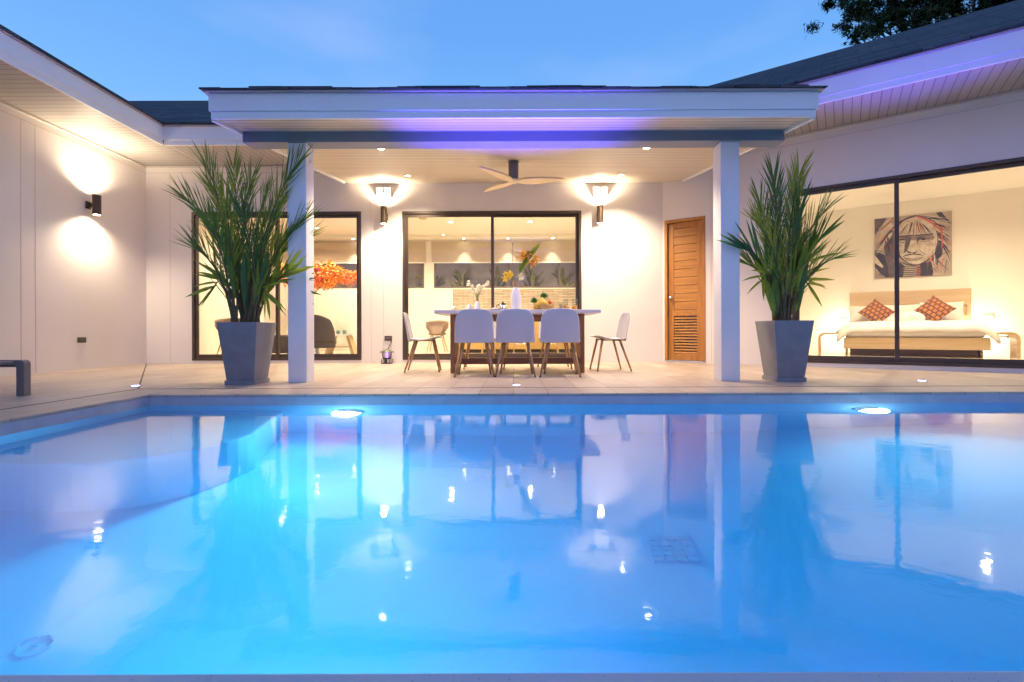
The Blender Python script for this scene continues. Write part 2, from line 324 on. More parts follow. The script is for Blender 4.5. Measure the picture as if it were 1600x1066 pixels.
# water: a closed body with a smooth, barely moving surface
wm = bpy.data.materials.new('water'); wm.use_nodes = True; t = wm.node_tree; t.nodes.clear()
o_ = t.nodes.new('ShaderNodeOutputMaterial'); gl = t.nodes.new('ShaderNodeBsdfRefraction'); gl.inputs['IOR'].default_value = 1.333; gl.inputs['Roughness'].default_value = .03
gs = t.nodes.new('ShaderNodeBsdfGlossy'); gs.inputs['Roughness'].default_value = .05; fr_ = t.nodes.new('ShaderNodeFresnel'); fr_.inputs[0].default_value = 2.15
ms_ = t.nodes.new('ShaderNodeMixShader'); t.links.new(fr_.outputs[0], ms_.inputs[0]); t.links.new(gl.outputs[0], ms_.inputs[1]); t.links.new(gs.outputs[0], ms_.inputs[2])
t.links.new(ms_.outputs[0], o_.inputs[0])
va = t.nodes.new('ShaderNodeVolumeAbsorption'); va.inputs[0].default_value = (.04, .79, .93, 1); va.inputs[1].default_value = .36
t.links.new(va.outputs[0], o_.inputs[1])
tcx = t.nodes.new('ShaderNodeTexCoord'); nn = t.nodes.new('ShaderNodeTexNoise'); nn.inputs['Scale'].default_value = 3.0; nn.inputs['Detail'].default_value = 3
mpp = t.nodes.new('ShaderNodeMapping'); mpp.inputs['Scale'].default_value = (1, 1.6, 1); t.links.new(tcx.outputs['Object'], mpp.inputs[0]); t.links.new(mpp.outputs[0], nn.inputs['Vector'])
bp = t.nodes.new('ShaderNodeBump'); bp.inputs['Strength'].default_value = .07; bp.inputs['Distance'].default_value = .02; t.links.new(nn.outputs['Fac'], bp.inputs['Height'])
n2 = t.nodes.new('ShaderNodeTexNoise'); n2.inputs['Scale'].default_value = 45; n2.inputs['Detail'].default_value = 2; t.links.new(tcx.outputs['Object'], n2.inputs['Vector'])
b2 = t.nodes.new('ShaderNodeBump'); b2.inputs['Strength'].default_value = .07; b2.inputs['Distance'].default_value = .002; t.links.new(n2.outputs['Fac'], b2.inputs['Height']); t.links.new(bp.outputs[0], b2.inputs['Normal'])
t.links.new(b2.outputs[0], gl.inputs['Normal']); t.links.new(b2.outputs[0], gs.inputs['Normal'])
wv = MB(); e_ = .003; wv.box(PX0-e_, PX1+e_, PY0-e_, PY1+e_, PD-e_, WZ)
struct(wv.build('pool_water', wm))

# pool floor drain and grate
t0 = thing('floor_drain', 'round drain cover on the pool floor near the front left corner', 'drain', (-1.72, 1.72, PD), R(20)); t0.scale = (.72, .72, .6)
m_ = MB(); m_.lathe([(.0001, .004), (.012, .004), (.012, .012), (.0001, .012)]); m_.build('cap', mat('drain_plastic', (.34, .62, .86), .7), t0)
m_ = MB()
for i in range(32):
    a0, a1 = 2*PI*i/32, 2*PI*(i+1)/32
    P = lambda r, a, z: (r*math.cos(a), r*math.sin(a), z)
    m_.add([P(.066, a0, .001), P(.071, a0, .001), P(.071, a1, .001), P(.066, a1, .001), P(.066, a0, .012), P(.071, a0, .012), P(.071, a1, .012), P(.066, a1, .012)], [(4,5,6,7),(0,1,5,4),(1,2,6,5),(3,0,4,7),(2,3,7,6)])
m_.build('ring', MATS['drain_plastic'], t0)
t0 = thing('floor_grate', 'square pale grate panel set in the pool floor right of centre', 'grate', (.80, 2.42, PD), R(-6)); t0.scale = (.66, .68, 1)
m_ = MB(); m_.box(-.17, .17, -.16, .16, .001, .006); m_.build('frame', mat('grate_frame', (.36, .62, .88), .5), t0)
m_ = MB()
for i in range(4):
    for j in range(5): m_.box(-.16+i*.081, -.16+i*.081+.075, -.15+j*.061, -.15+j*.061+.055, .0065, .013)
m_.build('grating', mat('grate_cells', (.36, .60, .84), .5), t0)

# underwater pool lights: the lens is brightest at its middle, over the bulb
def lens_glow():
    if 'pool_lens' in bpy.data.materials: return bpy.data.materials['pool_lens']
    m = emit('pool_lens', (.70, .88, 1), 1); t = m.node_tree; e = [n for n in t.nodes if n.type == 'EMISSION'][0]
    tc = t.nodes.new('ShaderNodeTexCoord'); v = t.nodes.new('ShaderNodeVectorMath'); v.operation = 'LENGTH'; t.links.new(tc.outputs['Object'], v.inputs[0])
    r = t.nodes.new('ShaderNodeMapRange'); r.inputs[1].default_value = .0; r.inputs[2].default_value = .112; r.inputs[3].default_value = 1; r.inputs[4].default_value = 0
    p = t.nodes.new('ShaderNodeMath'); p.operation = 'POWER'; p.inputs[1].default_value = 1.8; q = t.nodes.new('ShaderNodeMath'); q.operation = 'MULTIPLY_ADD'; q.inputs[1].default_value = 9; q.inputs[2].default_value = .35
    t.links.new(v.outputs['Value'], r.inputs[0]); t.links.new(r.outputs[0], p.inputs[0]); t.links.new(p.outputs[0], q.inputs[0]); t.links.new(q.outputs[0], e.inputs[1]); return m
def pool_light(x, label, e):
    t0 = thing('pool_light', label, 'pool light', (x, PY1, -.42), 0, 'underwater lights on the far pool wall')
    m_ = MB(); m_.m = Matrix.Rotation(R(90), 4, 'X'); m_.lathe([(.125, .001), (.125, .02), (.11, .03), (.11, .001)], n=28); m_.build('rim', WHITE, t0)
    m_ = MB(); m_.m = Matrix.Rotation(R(90), 4, 'X'); m_.lathe([(.0001, .02), (.108, .02), (.108, .032), (.0001, .042)], n=28); m_.build('lens', lens_glow(), t0)
    lamp('POINT', 'bulb_glow', (0, -.14, .02), 5, (.6, .9, 1), t0, size=.06)
    lamp('SPOT', 'bulb', (0, -.06, 0), e, (.34, .86, 1), t0, (R(84), 0, R(180)), .12, 160, 1)
pool_light(-1.42, 'underwater pool light glowing white below the water line near the left column', 230)
t0 = thing('pool_light', 'unseen underwater fill light added on the near pool wall, shining away from the lens', 'pool light', (-.7, PY0, -.55), 0)  # out-of-view fill lamp, added to lift the shade around the submerged steps
m_ = MB(); m_.m = Matrix.Rotation(R(-90), 4, 'X'); m_.lathe([(.125, .001), (.125, .02), (.11, .03), (.11, .001)], n=28); m_.build('rim', WHITE, t0)
m_ = MB(); m_.m = Matrix.Rotation(R(-90), 4, 'X'); m_.lathe([(.0001, .02), (.108, .02), (.108, .032), (.0001, .042)], n=28); m_.build('lens', bpy.data.materials['pool_lens'], t0)
lamp('SPOT', 'bulb', (0, .06, 0), 75, (.34, .86, 1), t0, (R(82), 0, 0), .12, 160, 1)
pool_light(3.05, 'underwater pool light glowing white below the water line right of the right planter', 175)

# ------------------------------------------------------------------ house wings
EX = -5.37; EYB = 7.37                        # eave lines
SZ = 3.45; RT = math.tan(R(30))
def fascia_profile(mb, seg, z0, z1, n, th=.03):
    """board between two points seg=((x,y),(x,y)); two steps; n = outward normal"""
    (xa, ya), (xb, yb) = seg; nx, ny = n
    def slab(o0, o1, za, zb):
        b = [(xa+nx*o0, ya+ny*o0, za), (xb+nx*o0, yb+ny*o0, za), (xb+nx*o1, yb+ny*o1, za), (xa+nx*o1, ya+ny*o1, za)]
        mb.hexa(b, [(p[0], p[1], zb) for p in b])
    slab(-.03, 0, z0, z0+.075); slab(-.03, .014, z0+.0751, z1)
def drip(mb, seg, z0, n):
    (xa, ya), (xb, yb) = seg; nx, ny = n
    b = [(xa+nx*o, ya+ny*o, z0) for o in (-.02,)]+[(xb-nx*.02, yb-ny*.02, z0), (xb+nx*.035, yb+ny*.035, z0), (xa+nx*.035, ya+ny*.035, z0)]
    mb.hexa(b, [(p[0], p[1], z0+.022) for p in b])
DRIP = mat('drip_edge', (.42, .33, .33), .5)

# left wing
lw = thing('house_wing', 'white house wing on the left with one wall lamp, deep boarded eave and lavender fascia', 'house', (XL, 2, 0))
lm = Matrix.Translation((-XL, -2, 0))
m_ = MB(); m_.m = lm; m_.box(XL-.2, XL, -1.5, YB+.2, -.02, SZ-.002); wl = m_.build('wall', WALL, lw)
m_ = MB(); m_.m = lm
for y in (6.262, 6.452, 3.9, 3.7): m_.box(XL, XL+.0015, y-.004, y+.004, 0, SZ-.12)
m_.box(XL, XL+.0015, -1.5, YB, SZ-.121, SZ-.113)
m_.build('panel_joint', mat('joint_line', (.60, .53, .49), .8), wl)
m_ = MB(); m_.m = lm; m_.box(XL+.001, XL+.03, -1.5, YB-.031, SZ-.03, SZ-.004); m_.build('cornice', mat('cornice_paint', (.6, .55, .5), .6), lw)
m_ = MB(); m_.m = lm; m_.box(XL-.1, EX-.031, -1.5, YB, SZ, SZ+.02); m_.build('soffit', SOF_X, lw)
m_ = MB(); m_.m = lm; sg = ((EX, -1.5), (EX, EYB)); fascia_profile(m_, sg, SZ-.03, SZ+.245, (1, 0)); m_.build('fascia', WHITE, lw)
m_ = MB(); m_.m = lm; drip(m_, ((EX, -1.5), (EX, EYB+.03)), SZ+.246, (1, 0)); m_.build('drip_edge', DRIP, lw)
m_ = MB(); m_.m = lm; z0 = SZ+.27
m_.hexa([(EX+.05, -1.5, z0), (EX+.05, 11, z0), (EX-5, 11, z0+5*RT), (EX-5, -1.5, z0+5*RT)], [(EX+.05, -1.5, z0+.03), (EX+.05, 11, z0+.03), (EX-5, 11, z0+5*RT+.03), (EX-5, -1.5, z0+5*RT+.03)])
m_.build('roof', SHINGY, lw)

# middle wing with two sliding doors
mw = thing('house_wing', 'white middle house wing behind the covered patio with two wide glass sliding doors', 'house', (0, YB, 0))
mm_ = Matrix.Translation((0, -YB, 0))
D1 = (-5.62, -2.655); D2 = (-1.937, 1.198); DZ0, DZ1 = .05, 2.65
m_ = MB(); m_.m = mm_
y0, y1 = YB, YB+.2
for xa, xb in ((XL, D1[0]), (D1[1], D2[0]), (D2[1], XR+.05)): m_.box(xa, xb, y0, y1, -.02, SZ-.002)
for xa, xb in (D1, D2): m_.box(xa, xb, y0, y1, DZ1, SZ-.002); m_.box(xa, xb, y0, y1, -.02, DZ0)
wl = m_.build('wall', WALL, mw)
m_ = MB(); m_.m = mm_
for x in (-2.485, -2.27, -6.0): m_.box(x-.004, x+.004, YB-.0015, YB, 0.02, SZ-.13)
m_.box(XL, -3.0, YB-.0015, YB, SZ-.121, SZ-.113)
m_.build('panel_joint', MATS['joint_line'], wl)
m_ = MB(); m_.m = mm_; m_.box(XL+.031, 3.3, YB-.03, YB-.001, SZ-.03, SZ-.004); m_.build('cornice', MATS['cornice_paint'], mw)
m_ = MB(); m_.m = mm_; m_.box(EX-.03, 3.2, EYB+.031, YB+.1, SZ+.001, SZ+.021); m_.build('soffit', SOF_Y, mw)
m_ = MB(); m_.m = mm_; fascia_profile(m_, ((EX+.015, EYB), (2.2, EYB)), SZ-.03, SZ+.245, (0, -1)); m_.build('fascia', WHITE, mw)
m_ = MB(); m_.m = mm_; drip(m_, ((EX+.036, EYB), (2.2, EYB)), SZ+.246, (0, -1)); m_.build('drip_edge', DRIP, mw)
m_ = MB(); m_.m = mm_; L = 3.52; ye = EYB-.05
m_.hexa([(EX-5, ye, z0+.001), (4.0, ye, z0+.001), (4.0, ye+L, z0+L*RT), (EX-5, ye+L, z0+L*RT)], [(EX-5, ye, z0+.032), (4.0, ye, z0+.032), (4.0, ye+L, z0+.03+L*RT), (EX-5, ye+L, z0+.03+L*RT)])
m_.hexa([(EX-5, ye+L+.001, z0+L*RT), (4, ye+L+.001, z0+L*RT), (4, ye+2*L, z0), (EX-5, ye+2*L, z0)], [(EX-5, ye+L+.001, z0+L*RT+.03), (4, ye+L+.001, z0+L*RT+.03), (4, ye+2*L, z0+.03), (EX-5, ye+2*L, z0+.03)])
m_.build('roof', SHING, mw)

def sliding_door(parent, x0, x1, z0, z1, mids, base=0.0, handles=(), group=None):
    """local frame: x along the wall, y inward from the face"""
    f = MB(); o = .045
    f.box(x0+.001, x0+o, -.012, .10, z0, z1-.001); f.box(x1-o, x1-.001, -.012, .10, z0, z1-.001)
    f.box(x0+o+.0005, x1-o-.0005, -.012, .10, z1-o, z1-.001); f.box(x0+o+.0005, x1-o-.0005, -.012, .10, z0, z0+.035)
    fr = f.build('sliding_door', FRAME, parent, bevel=.003)
    xs = [x0+o]+list(mids)+[x1-o]
    for i in range(len(xs)-1):
        a, b = xs[i], xs[i+1]; yy = .028 if i % 2 == 0 else .062; st = .052; ov = .026
        if i > 0: a -= ov
        if i < len(xs)-2: b += ov
        s = MB(); za, zb = z0+.036, z1-o-.001
        s.box(a+.001, a+st, yy-.015, yy+.015, za, zb); s.box(b-st, b-.001, yy-.015, yy+.015, za, zb)
        s.box(a+st+.0005, b-st-.0005, yy-.015, yy+.015, zb-st, zb); s.box(a+st+.0005, b-st-.0005, yy-.015, yy+.015, za, za+.07)
        sa = s.build('sash', FRAME, fr, bevel=.002)
        gq = MB(); gq.box(a+st-.002, b-st+.002, yy-.002, yy+.002, za+.069, zb-st+.001); gq.build('pane', GLASS, fr)
    for hx, hy in handles:
        h = MB(); h.box(hx-.013, hx+.013, hy-.008, hy, 1.02, 1.22); h.build('handle', DARK, fr, bevel=.003)
    return fr
sliding_door(mw, D1[0], D1[1], DZ0, DZ1, [-4.14], handles=[(-5.55, .012), (-2.725, .045)])
sliding_door(mw, D2[0], D2[1], DZ0, DZ1, [-.36], handles=[(-1.865, .012), (1.125, .045)])
# rooms behind
KY = 13.5; KZ = 3.2
m_ = MB(); m_.m = mm_; m_.box(XL, XR+.9, YB+.2, KY, -.02+.0, .045); m_.build('interior_floor', INFLOOR, mw)
m_ = MB(); m_.m = mm_; m_.box(XL, XR+.3, YB+.201, KY-.001, KZ, KZ+.1); m_.build('interior_ceiling', INCEIL, mw)
m_ = MB(); m_.m = mm_; m_.box(XL-.199, XL-.001, YB+.201, KY+.2, 0, KZ+.2); m_.box(XR+.3, XR+.5, YB+.201, KY+.2, 0, KZ+.2)
WA_ = (-6.2, -2.5); WB_ = (-2.23, 2.5); wz0, wz1 = 1.77, 3.06
for xa, xb in ((XL, WA_[0]), (WA_[1], WB_[0]), (WB_[1], XR+.3)): m_.box(xa, xb, KY, KY+.2, 0, KZ+.2)
for xa, xb in (WA_, WB_): m_.box(xa, xb, KY, KY+.2, 0, wz0); m_.box(xa, xb, KY, KY+.2, wz1, KZ+.2)
# inner skin of the courtyard wall, painted inside
for xa, xb in ((XL, D1[0]), (D1[1], D2[0]), (D2[1], XR+.3)): m_.box(xa, xb, YB+.2005, YB+.22, .046, KZ-.001)
for xa, xb in (D1, D2): m_.box(xa, xb, YB+.2005, YB+.22, DZ1, KZ-.001)
m_.build('interior_wall', INWALL, mw)
m_ = MB(); m_.m = mm_; m_.box(XL, XR+.3, KY-.42, KY-.001, KZ-.075, KZ-.001); m_.build('ceiling_bulkhead', INCEIL, mw)
for (xa, xb), mids in ((WA_, (-3.9,)), (WB_, (-.12, 1.3))):
    f = MB(); f.m = mm_; o = .05
    f.box(xa, xa+o, KY+.02, KY+.08, wz0, wz1); f.box(xb-o, xb, KY+.02, KY+.08, wz0, wz1); f.box(xa+o, xb-o, KY+.02, KY+.08, wz0, wz0+o); f.box(xa+o, xb-o, KY+.02, KY+.08, wz1-o, wz1)
    for q in mids: f.box(q-.02, q+.02, KY+.021, KY+.079, wz0+o, wz1-o)
    fr = f.build('window', mat('window_frame', (.13, .10, .08), .5), mw)
    g_ = MB(); g_.m = mm_; g_.box(xa+o-.002, xb-o+.002, KY+.045, KY+.05, wz0+o, wz1-o); g_.build('pane', thin_glass('kitchen_window_glass', (.88, .87, .86), 1.3), fr)
# tiled splashback
m_ = MB(); m_.m = mm_; m_.box(-1.69, 2.9, KY-.02, KY-.0015, .99, wz0-.03)
m_.build('splashback', bricks('splash_mosaic', (.64, .53, .36), (.42, .33, .21), (.22, .17, .11), .28, .045, .006, .4, bump=.6, vec='xz', noise=.2), mw)

# right wing (its own axes: x along the wall, y into the house)
rw = thing('house_wing', 'white right house wing set at an angle with shingle roof, teak door and bedroom glazing', 'house', (XR, YB, 0), WA)
RZ = 3.49
m_ = MB(); TD = (.03, .71, 2.46); BW = (1.96, 5.75, .06, 2.66); LE = 9.5
m_.box(-.05, TD[0], 0.001, .2, -.02, RZ-.002); m_.box(TD[1], BW[0], 0, .2, -.02, RZ-.002); m_.box(BW[1], LE, 0, .2, -.02, RZ-.002)
m_.box(TD[0], TD[1], 0, .2, TD[2], RZ-.002); m_.box(BW[0], BW[1], 0, .2, BW[3], RZ-.002); m_.box(BW[0], BW[1], 0, .2, -.02, BW[2]); m_.box(TD[0], TD[1], 0.05, .2, -.02, .03)
wl = m_.build('wall', WALL, rw)
m_ = MB()
for x in (.80, .93): m_.box(x-.004, x+.004, -.0015, 0, .02, RZ-.13)
m_.box(.75, LE, -.0015, 0, RZ-.135, RZ-.127)
m_.build('panel_joint', MATS['joint_line'], wl)
m_ = MB(); m_.box(-.0, LE, -.03, -.001, RZ-.03, RZ-.004); m_.build('cornice', MATS['cornice_paint'], rw)
ov = 1.07
m_ = MB(); m_.box(-1.2, LE, -ov+.031, .1, RZ, RZ+.02); m_.build('soffit', SOF_Y, rw)
m_ = MB(); fascia_profile(m_, ((-1.0, -ov), (LE, -ov)), RZ-.03, RZ+.26, (0, -1)); m_.build('fascia', WHITE, rw)
m_ = MB(); drip(m_, ((-1.0, -ov), (LE, -ov)), RZ+.261, (0, -1)); m_.build('drip_edge', DRIP, rw)
m_ = MB(); z0 = RZ+.285; L = 2.75; ye = -ov-.05
m_.hexa([(-1.6, ye, z0), (LE, ye, z0), (LE, ye+L, z0+L*RT), (-1.6, ye+L, z0+L*RT)], [(-1.6, ye, z0+.03), (LE, ye, z0+.03), (LE, ye+L, z0+.03+L*RT), (-1.6, ye+L, z0+.03+L*RT)])
m_.hexa([(-1.6, ye+L+.001, z0+L*RT), (LE, ye+L+.001, z0+L*RT), (LE, ye+2.6*L, z0-.3), (-1.6, ye+2.6*L, z0-.3)], [(-1.6, ye+L+.001, z0+.03+L*RT), (LE, ye+L+.001, z0+.03+L*RT), (LE, ye+2.6*L, z0-.27), (-1.6, ye+2.6*L, z0-.27)])
m_.build('roof', SHING, rw)
sliding_door(rw, BW[0], BW[1], BW[2], BW[3], [3.21, 5.0])
# bedroom shell
BY = 4.87; BZ = 3.3
m_ = MB(); m_.box(1.0, 7.5, .2, BY, -.02, .06); m_.build('interior_floor', INFLOOR, rw)
m_ = MB(); m_.box(1.0, 7.5, .201, BY, BZ, BZ+.1); m_.build('interior_ceiling', INCEIL, rw)
m_ = MB(); m_.box(.8, 1.0, .201, BY+.2, 0, BZ+.1); m_.box(7.5, 7.7, .201, BY+.2, 0, BZ+.1); m_.box(1.0, 7.5, BY, BY+.2, 0, BZ+.1)
m_.box(1.0, BW[0], .2005, .215, .061, BZ-.001); m_.box(BW[1], 7.5, .2005, .215, .061, BZ-.001); m_.box(BW[0], BW[1], .2005, .215, BW[3], BZ-.001)
m_.build('interior_wall', INWALL, rw)

# teak door with louvre
dr = MB(); a, b, zt = TD
dr.box(a+.001, a+.05, -.01, .10, .03, zt-.001); dr.box(b-.05, b-.001, -.01, .10, .03, zt-.001); dr.box(a+.0505, b-.0505, -.01, .10, zt-.05, zt-.001)
door = dr.build('door', DOORV, rw, bevel=.003)
m_ = MB(); m_.box(a, b, -.02, .06, .0, .028); m_.build('sill', TERR, door)
m_ = MB(); y0, y1 = .045, .085; A, B = a+.053, b-.053; st = .095
m_.box(A, A+st, y0, y1, .035, zt-.052); m_.box(B-st, B, y0, y1, .035, zt-.052)
for za, zb in ((.035, .15), (.80, .90), (zt-.15, zt-.052)): m_.box(A+st+.0005, B-st-.0005, y0, y1, za, zb)
m_.build('leaf_frame', DOORV, door, bevel=.003)
m_ = MB(); n = 10; z0_, z1_ = .902, zt-.152; h = (z1_-z0_)/n
for i in range(n): m_.box(A+st+.001, B-st-.001, y0+.008, y1-.008, z0_+i*h+.004, z0_+(i+1)*h-.004)
m_.build('panel_boards', DOORW, door, bevel=.003)
m_ = MB(); m_.box(A+st+.001, B-st-.001, y0+.027, y1-.006, z0_, z1_); m_.build('panel_backing', mat('door_gap', (.10, .04, .012), .7), door)
m_ = MB(); n = 13; z0_, z1_ = .155, .795; h = (z1_-z0_)/n
for i in range(n):
    z = z0_+i*h
    m_.hexa([(A+st+.001, y0+.004, z), (B-st-.001, y0+.004, z), (B-st-.001, y1-.006, z+.028), (A+st+.001, y1-.006, z+.028)], [(A+st+.001, y0+.004, z+.010), (B-st-.001, y0+.004, z+.010), (B-st-.001, y1-.006, z+.038), (A+st+.001, y1-.006, z+.038)])
m_.build('louvre', DOORW, door)
m_ = MB(); m_.m = Matrix.Translation((A+.05, y0, 1.12)) @ Matrix.Rotation(R(90), 4, 'X'); m_.lathe([(.028, 0), (.028, .008), (.010, .012), (.010, .03), (.026, .036), (.030, .05), (.022, .064), (.0001, .067)], n=20)
m_.build('door_knob', CHROME, door, smooth=True)

# ------------------------------------------------------------------ patio canopy
CXL, CXR, CY0 = -2.885, 2.905, 4.59
slope = (3.125-2.58)/(YB-CY0)
def CZ(y): return 2.58+slope*(y-CY0)
cp = thing('patio_canopy', 'flat fronted patio canopy with white fascia, grey beam and boarded ceiling over the dining table', 'canopy', (0, CY0, 0))
cm_ = Matrix.Translation((0, -CY0, 0))
def sloped(mb, x0, x1, ya, yb, dz0, dz1, mi=0):
    mb.hexa([(x0, ya, CZ(ya)+dz0), (x1, ya, CZ(ya)+dz0), (x1, yb, CZ(yb)+dz0), (x0, yb, CZ(yb)+dz0)], [(x0, ya, CZ(ya)+dz1), (x1, ya, CZ(ya)+dz1), (x1, yb, CZ(yb)+dz1), (x0, yb, CZ(yb)+dz1)], mi)
m_ = MB(); m_.m = cm_; sloped(m_, CXL+.025, CXR-.025, CY0+.031, 8.395, .012, .03); m_.build('ceiling', CEIL, cp)
m_ = MB(); m_.m = cm_
m_.box(CXL, CXR, CY0, CY0+.03, 2.58, 2.648); m_.box(CXL-.014, CXR+.014, CY0-.016, CY0+.03, 2.6485, 2.815)
m_.build('fascia', WHITE, cp, bevel=.004)
for xa, xb in ((CXL-.012, CXL+.024), (CXR-.024, CXR+.012)):
    m_ = MB(); m_.m = cm_; sloped(m_, xa, xb, CY0+.0305, 8.2, -.018, .235); m_.build('side_fascia', WHITE, cp)
m_ = MB(); m_.m = cm_; m_.box(CXL-.05, CXR+.05, CY0-.05, CY0+.05, 2.8155, 2.83); m_.build('drip_edge', DRIP, cp)
m_ = MB(); m_.m = cm_; rnd = random.Random(3); x = CXL-.07
while x < CXR+.06:
    wd = min(rnd.uniform(.16, .34), CXR+.07-x); zz = rnd.choice([0, .004, .009, .013]); yo = rnd.uniform(0, .012)
    m_.hexa([(x, CY0-.075+yo, 2.831), (x+wd-.002, CY0-.075+yo, 2.831), (x+wd-.002, CY0+.1, 2.85), (x, CY0+.1, 2.85)], [(x, CY0-.075+yo, 2.842+zz), (x+wd-.002, CY0-.075+yo, 2.842+zz), (x+wd-.002, CY0+.1, 2.866+zz), (x, CY0+.1, 2.866+zz)]); x += wd
m_.hexa([(CXL-.07, CY0+.1, 2.85), (CXR+.07, CY0+.1, 2.85), (CXR+.07, 8.3, 3.39), (CXL-.07, 8.3, 3.39)], [(CXL-.07, CY0+.1, 2.875), (CXR+.07, CY0+.1, 2.875), (CXR+.07, 8.3, 3.415), (CXL-.07, 8.3, 3.415)])
m_.build('roof', SHING, cp)
m_ = MB(); m_.m = cm_; m_.box(-2.87, 2.892, 5.10, 5.30, 2.556, 2.70); m_.build('beam', BEAM, cp, bevel=.004)
for xa, xb in ((-2.402, -2.203), (2.217, 2.417)):
    m_ = MB(); m_.m = cm_; m_.box(xa, xb, 5.115, 5.315, -.001, 2.555); m_.build('column', COLUMN, cp, bevel=.006)

# ------------------------------------------------------------------ recessed downlights on the sloped ceiling
WARM = (1, .80, .56)
DLM = emit('downlight_lens', (1, .84, .6), 45)
def downlight(x, y, z, label, e=100, tilt=0, group='canopy ceiling downlights', ang=125, r=.04, ring=True):
    t0 = thing('downlight', label, 'downlight', (x, y, z), 0, group); t0.rotation_euler = (tilt, 0, 0)
    m_ = MB(); m_.lathe([(r, 0), (r, -.008), (r*1.35, -.006), (r*1.35, 0)], n=28); m_.build('trim_ring', WHITE, t0, smooth=True)
    m_ = MB(); m_.lathe([(.0001, -.006), (r*.98, -.006), (r*.98, -.002), (.0001, -.002)], n=28); m_.build('lens', DLM, t0)
    lamp('SPOT', 'bulb', (0, 0, -.03), e, WARM, t0, (0, 0, 0), .03, ang, .7)
    return t0
tl = math.atan(slope)
for x, y, l in ((-1.60, 5.84, 'front left recessed light in the canopy ceiling, just behind the beam'), (1.63, 5.84, 'front right recessed light in the canopy ceiling, just behind the beam'),
                (-1.67, 7.63, 'rear left recessed light in the canopy ceiling beside the ceiling fan'), (1.72, 7.63, 'rear right recessed light in the canopy ceiling beside the ceiling fan')):
    downlight(x, y, CZ(y)+.011, l, 215, tl)

# ceiling fan
fn = thing('ceiling_fan', 'three bladed ceiling fan with pale wood blades and dark stem under the canopy', 'ceiling fan', (.01, 6.6, CZ(6.6)+.011))
m_ = MB(); m_.lathe([(.0001, -.02), (.075, -.02), (.08, .02), (.0001, .02)]); m_.build('canopy_plate', mat('fan_metal', (.16, .14, .16), .35, metal=.6), fn, smooth=False)
m_ = MB(); m_.lathe([(.0001, -.255), (.062, -.25), (.07, -.22), (.07, -.021), (.0001, -.021)], n=32); m_.build('motor', MATS['fan_metal'], fn)
m_ = MB(); m_.lathe([(.0001, -.300), (.05, -.296), (.078, -.282), (.085, -.268), (.08, -.258), (.0001, -.256)], n=32); m_.build('hub', FANW, fn, smooth=True)
for ang in (-4, 129, 231):
    m_ = MB(); n = 14
    def bl(u, v):
        r = .06+.62*u; wd = .022+.078*math.sin(PI*min(1, u*1.02+.04)**.75)**.9 if u < .985 else .006
        y = (v-.5)*2*wd*.95; tw = .13
        return (r, y*math.cos(tw)+.012*math.sin(u*PI), -.275-y*math.sin(tw)+.015*u)
    m_.m = Matrix.Rotation(R(ang), 4, 'Z'); m_.grid(bl, n, 6); m_.build('blade', FANW, fn, smooth=True, solid=.018)

# ------------------------------------------------------------------ wall sconces: open cylinder, light up and down
def sconce(loc, rz, label, e=62):
    t0 = thing('wall_sconce', label, 'wall lamp', loc, rz, 'up and down wall lamps')   # origin on the wall, +y points into the wall
    m_ = MB(); m_.box(-.035, .035, -.028, -.0005, -.055, .055); m_.box(-.018, .018, -.095, -.0285, -.03, .03); m_.build('bracket', SCON, t0, bevel=.003)
    m_ = MB(); n = 32; pr = [(.050, -.15), (.054, -.15), (.054, .15), (.050, .15)]
    m_.m = Matrix.Translation((0, -.145, 0)); vs = [(r*math.cos(2*PI*k/n), r*math.sin(2*PI*k/n), z) for r, z in pr for k in range(n)]
    m_.add(vs, [(i*n+k, i*n+(k+1) % n, ((i+1) % 4)*n+(k+1) % n, ((i+1) % 4)*n+k) for i in range(4) for k in range(n)])
    m_.build('body', SCON, t0, smooth=False)
    for sg in (1, -1):
        m_ = MB(); m_.m = Matrix.Translation((0, -.145, sg*.128)) ; m_.lathe([(.0001, -.012), (.0495, -.012), (.0495, .012), (.0001, .012)], n=28); m_.build('bulb', emit('sconce_bulb', (1, .86, .62), 60), t0)
        lamp('SPOT', 'bulb_light', (0, -.145, sg*.165), e, (1, .80, .57), t0, (0 if sg < 0 else PI, 0, 0), .04, 150, 1)
    return t0
sconce((XL, 7.24, 2.465), R(90), 'bronze cylinder wall lamp alone on the plain left wall', 125)
sconce((-2.22, YB, 2.545), 0, 'bronze cylinder wall lamp between the two sliding doors', 118)
sconce((1.50, YB, 2.545), 0, 'bronze cylinder wall lamp between the middle sliding door and the teak door', 118)
def sensor(x, label):
    t0 = thing('wall_sensor', label, 'sensor box', (x, YB, 2.95), 0, 'white boxes above the wall lamps')
    m_ = MB(); m_.box(-.125, .125, -.10, -.0005, -.085, .095); m_.build('housing', WHITE, t0, bevel=.01)
    m_ = MB(); m_.sphere((.0, -.103, .0), .018, 16); m_.build('lens', DARK, t0, smooth=True)
sensor(-2.235, 'white sensor box on the wall above the lamp left of the middle sliding door')
sensor(1.515, 'white sensor box on the wall above the lamp near the teak door')
def outlet(loc, rz, label, w=.065, h=.04):
    t0 = thing('wall_outlet', label, 'outlet', loc, rz, 'outdoor wall outlets')
    m_ = MB(); m_.box(-w, w, -.022, -.0005, -h, h); m_.build('plate', mat('outlet_plate', (.075, .06, .05), .35), t0, bevel=.005)
    m_ = MB(); m_.box(-.03, .035, -.026, -.0225, -.018, .018); m_.build('cover', mat('outlet_cover', (.15, .14, .13), .25), t0, bevel=.002)
outlet((XL, 7.13, .435), R(90), 'small dark outlet plate low on the left wall')
outlet((-2.185, YB, .43), 0, 'dark outlet plate on the wall above the small lantern')

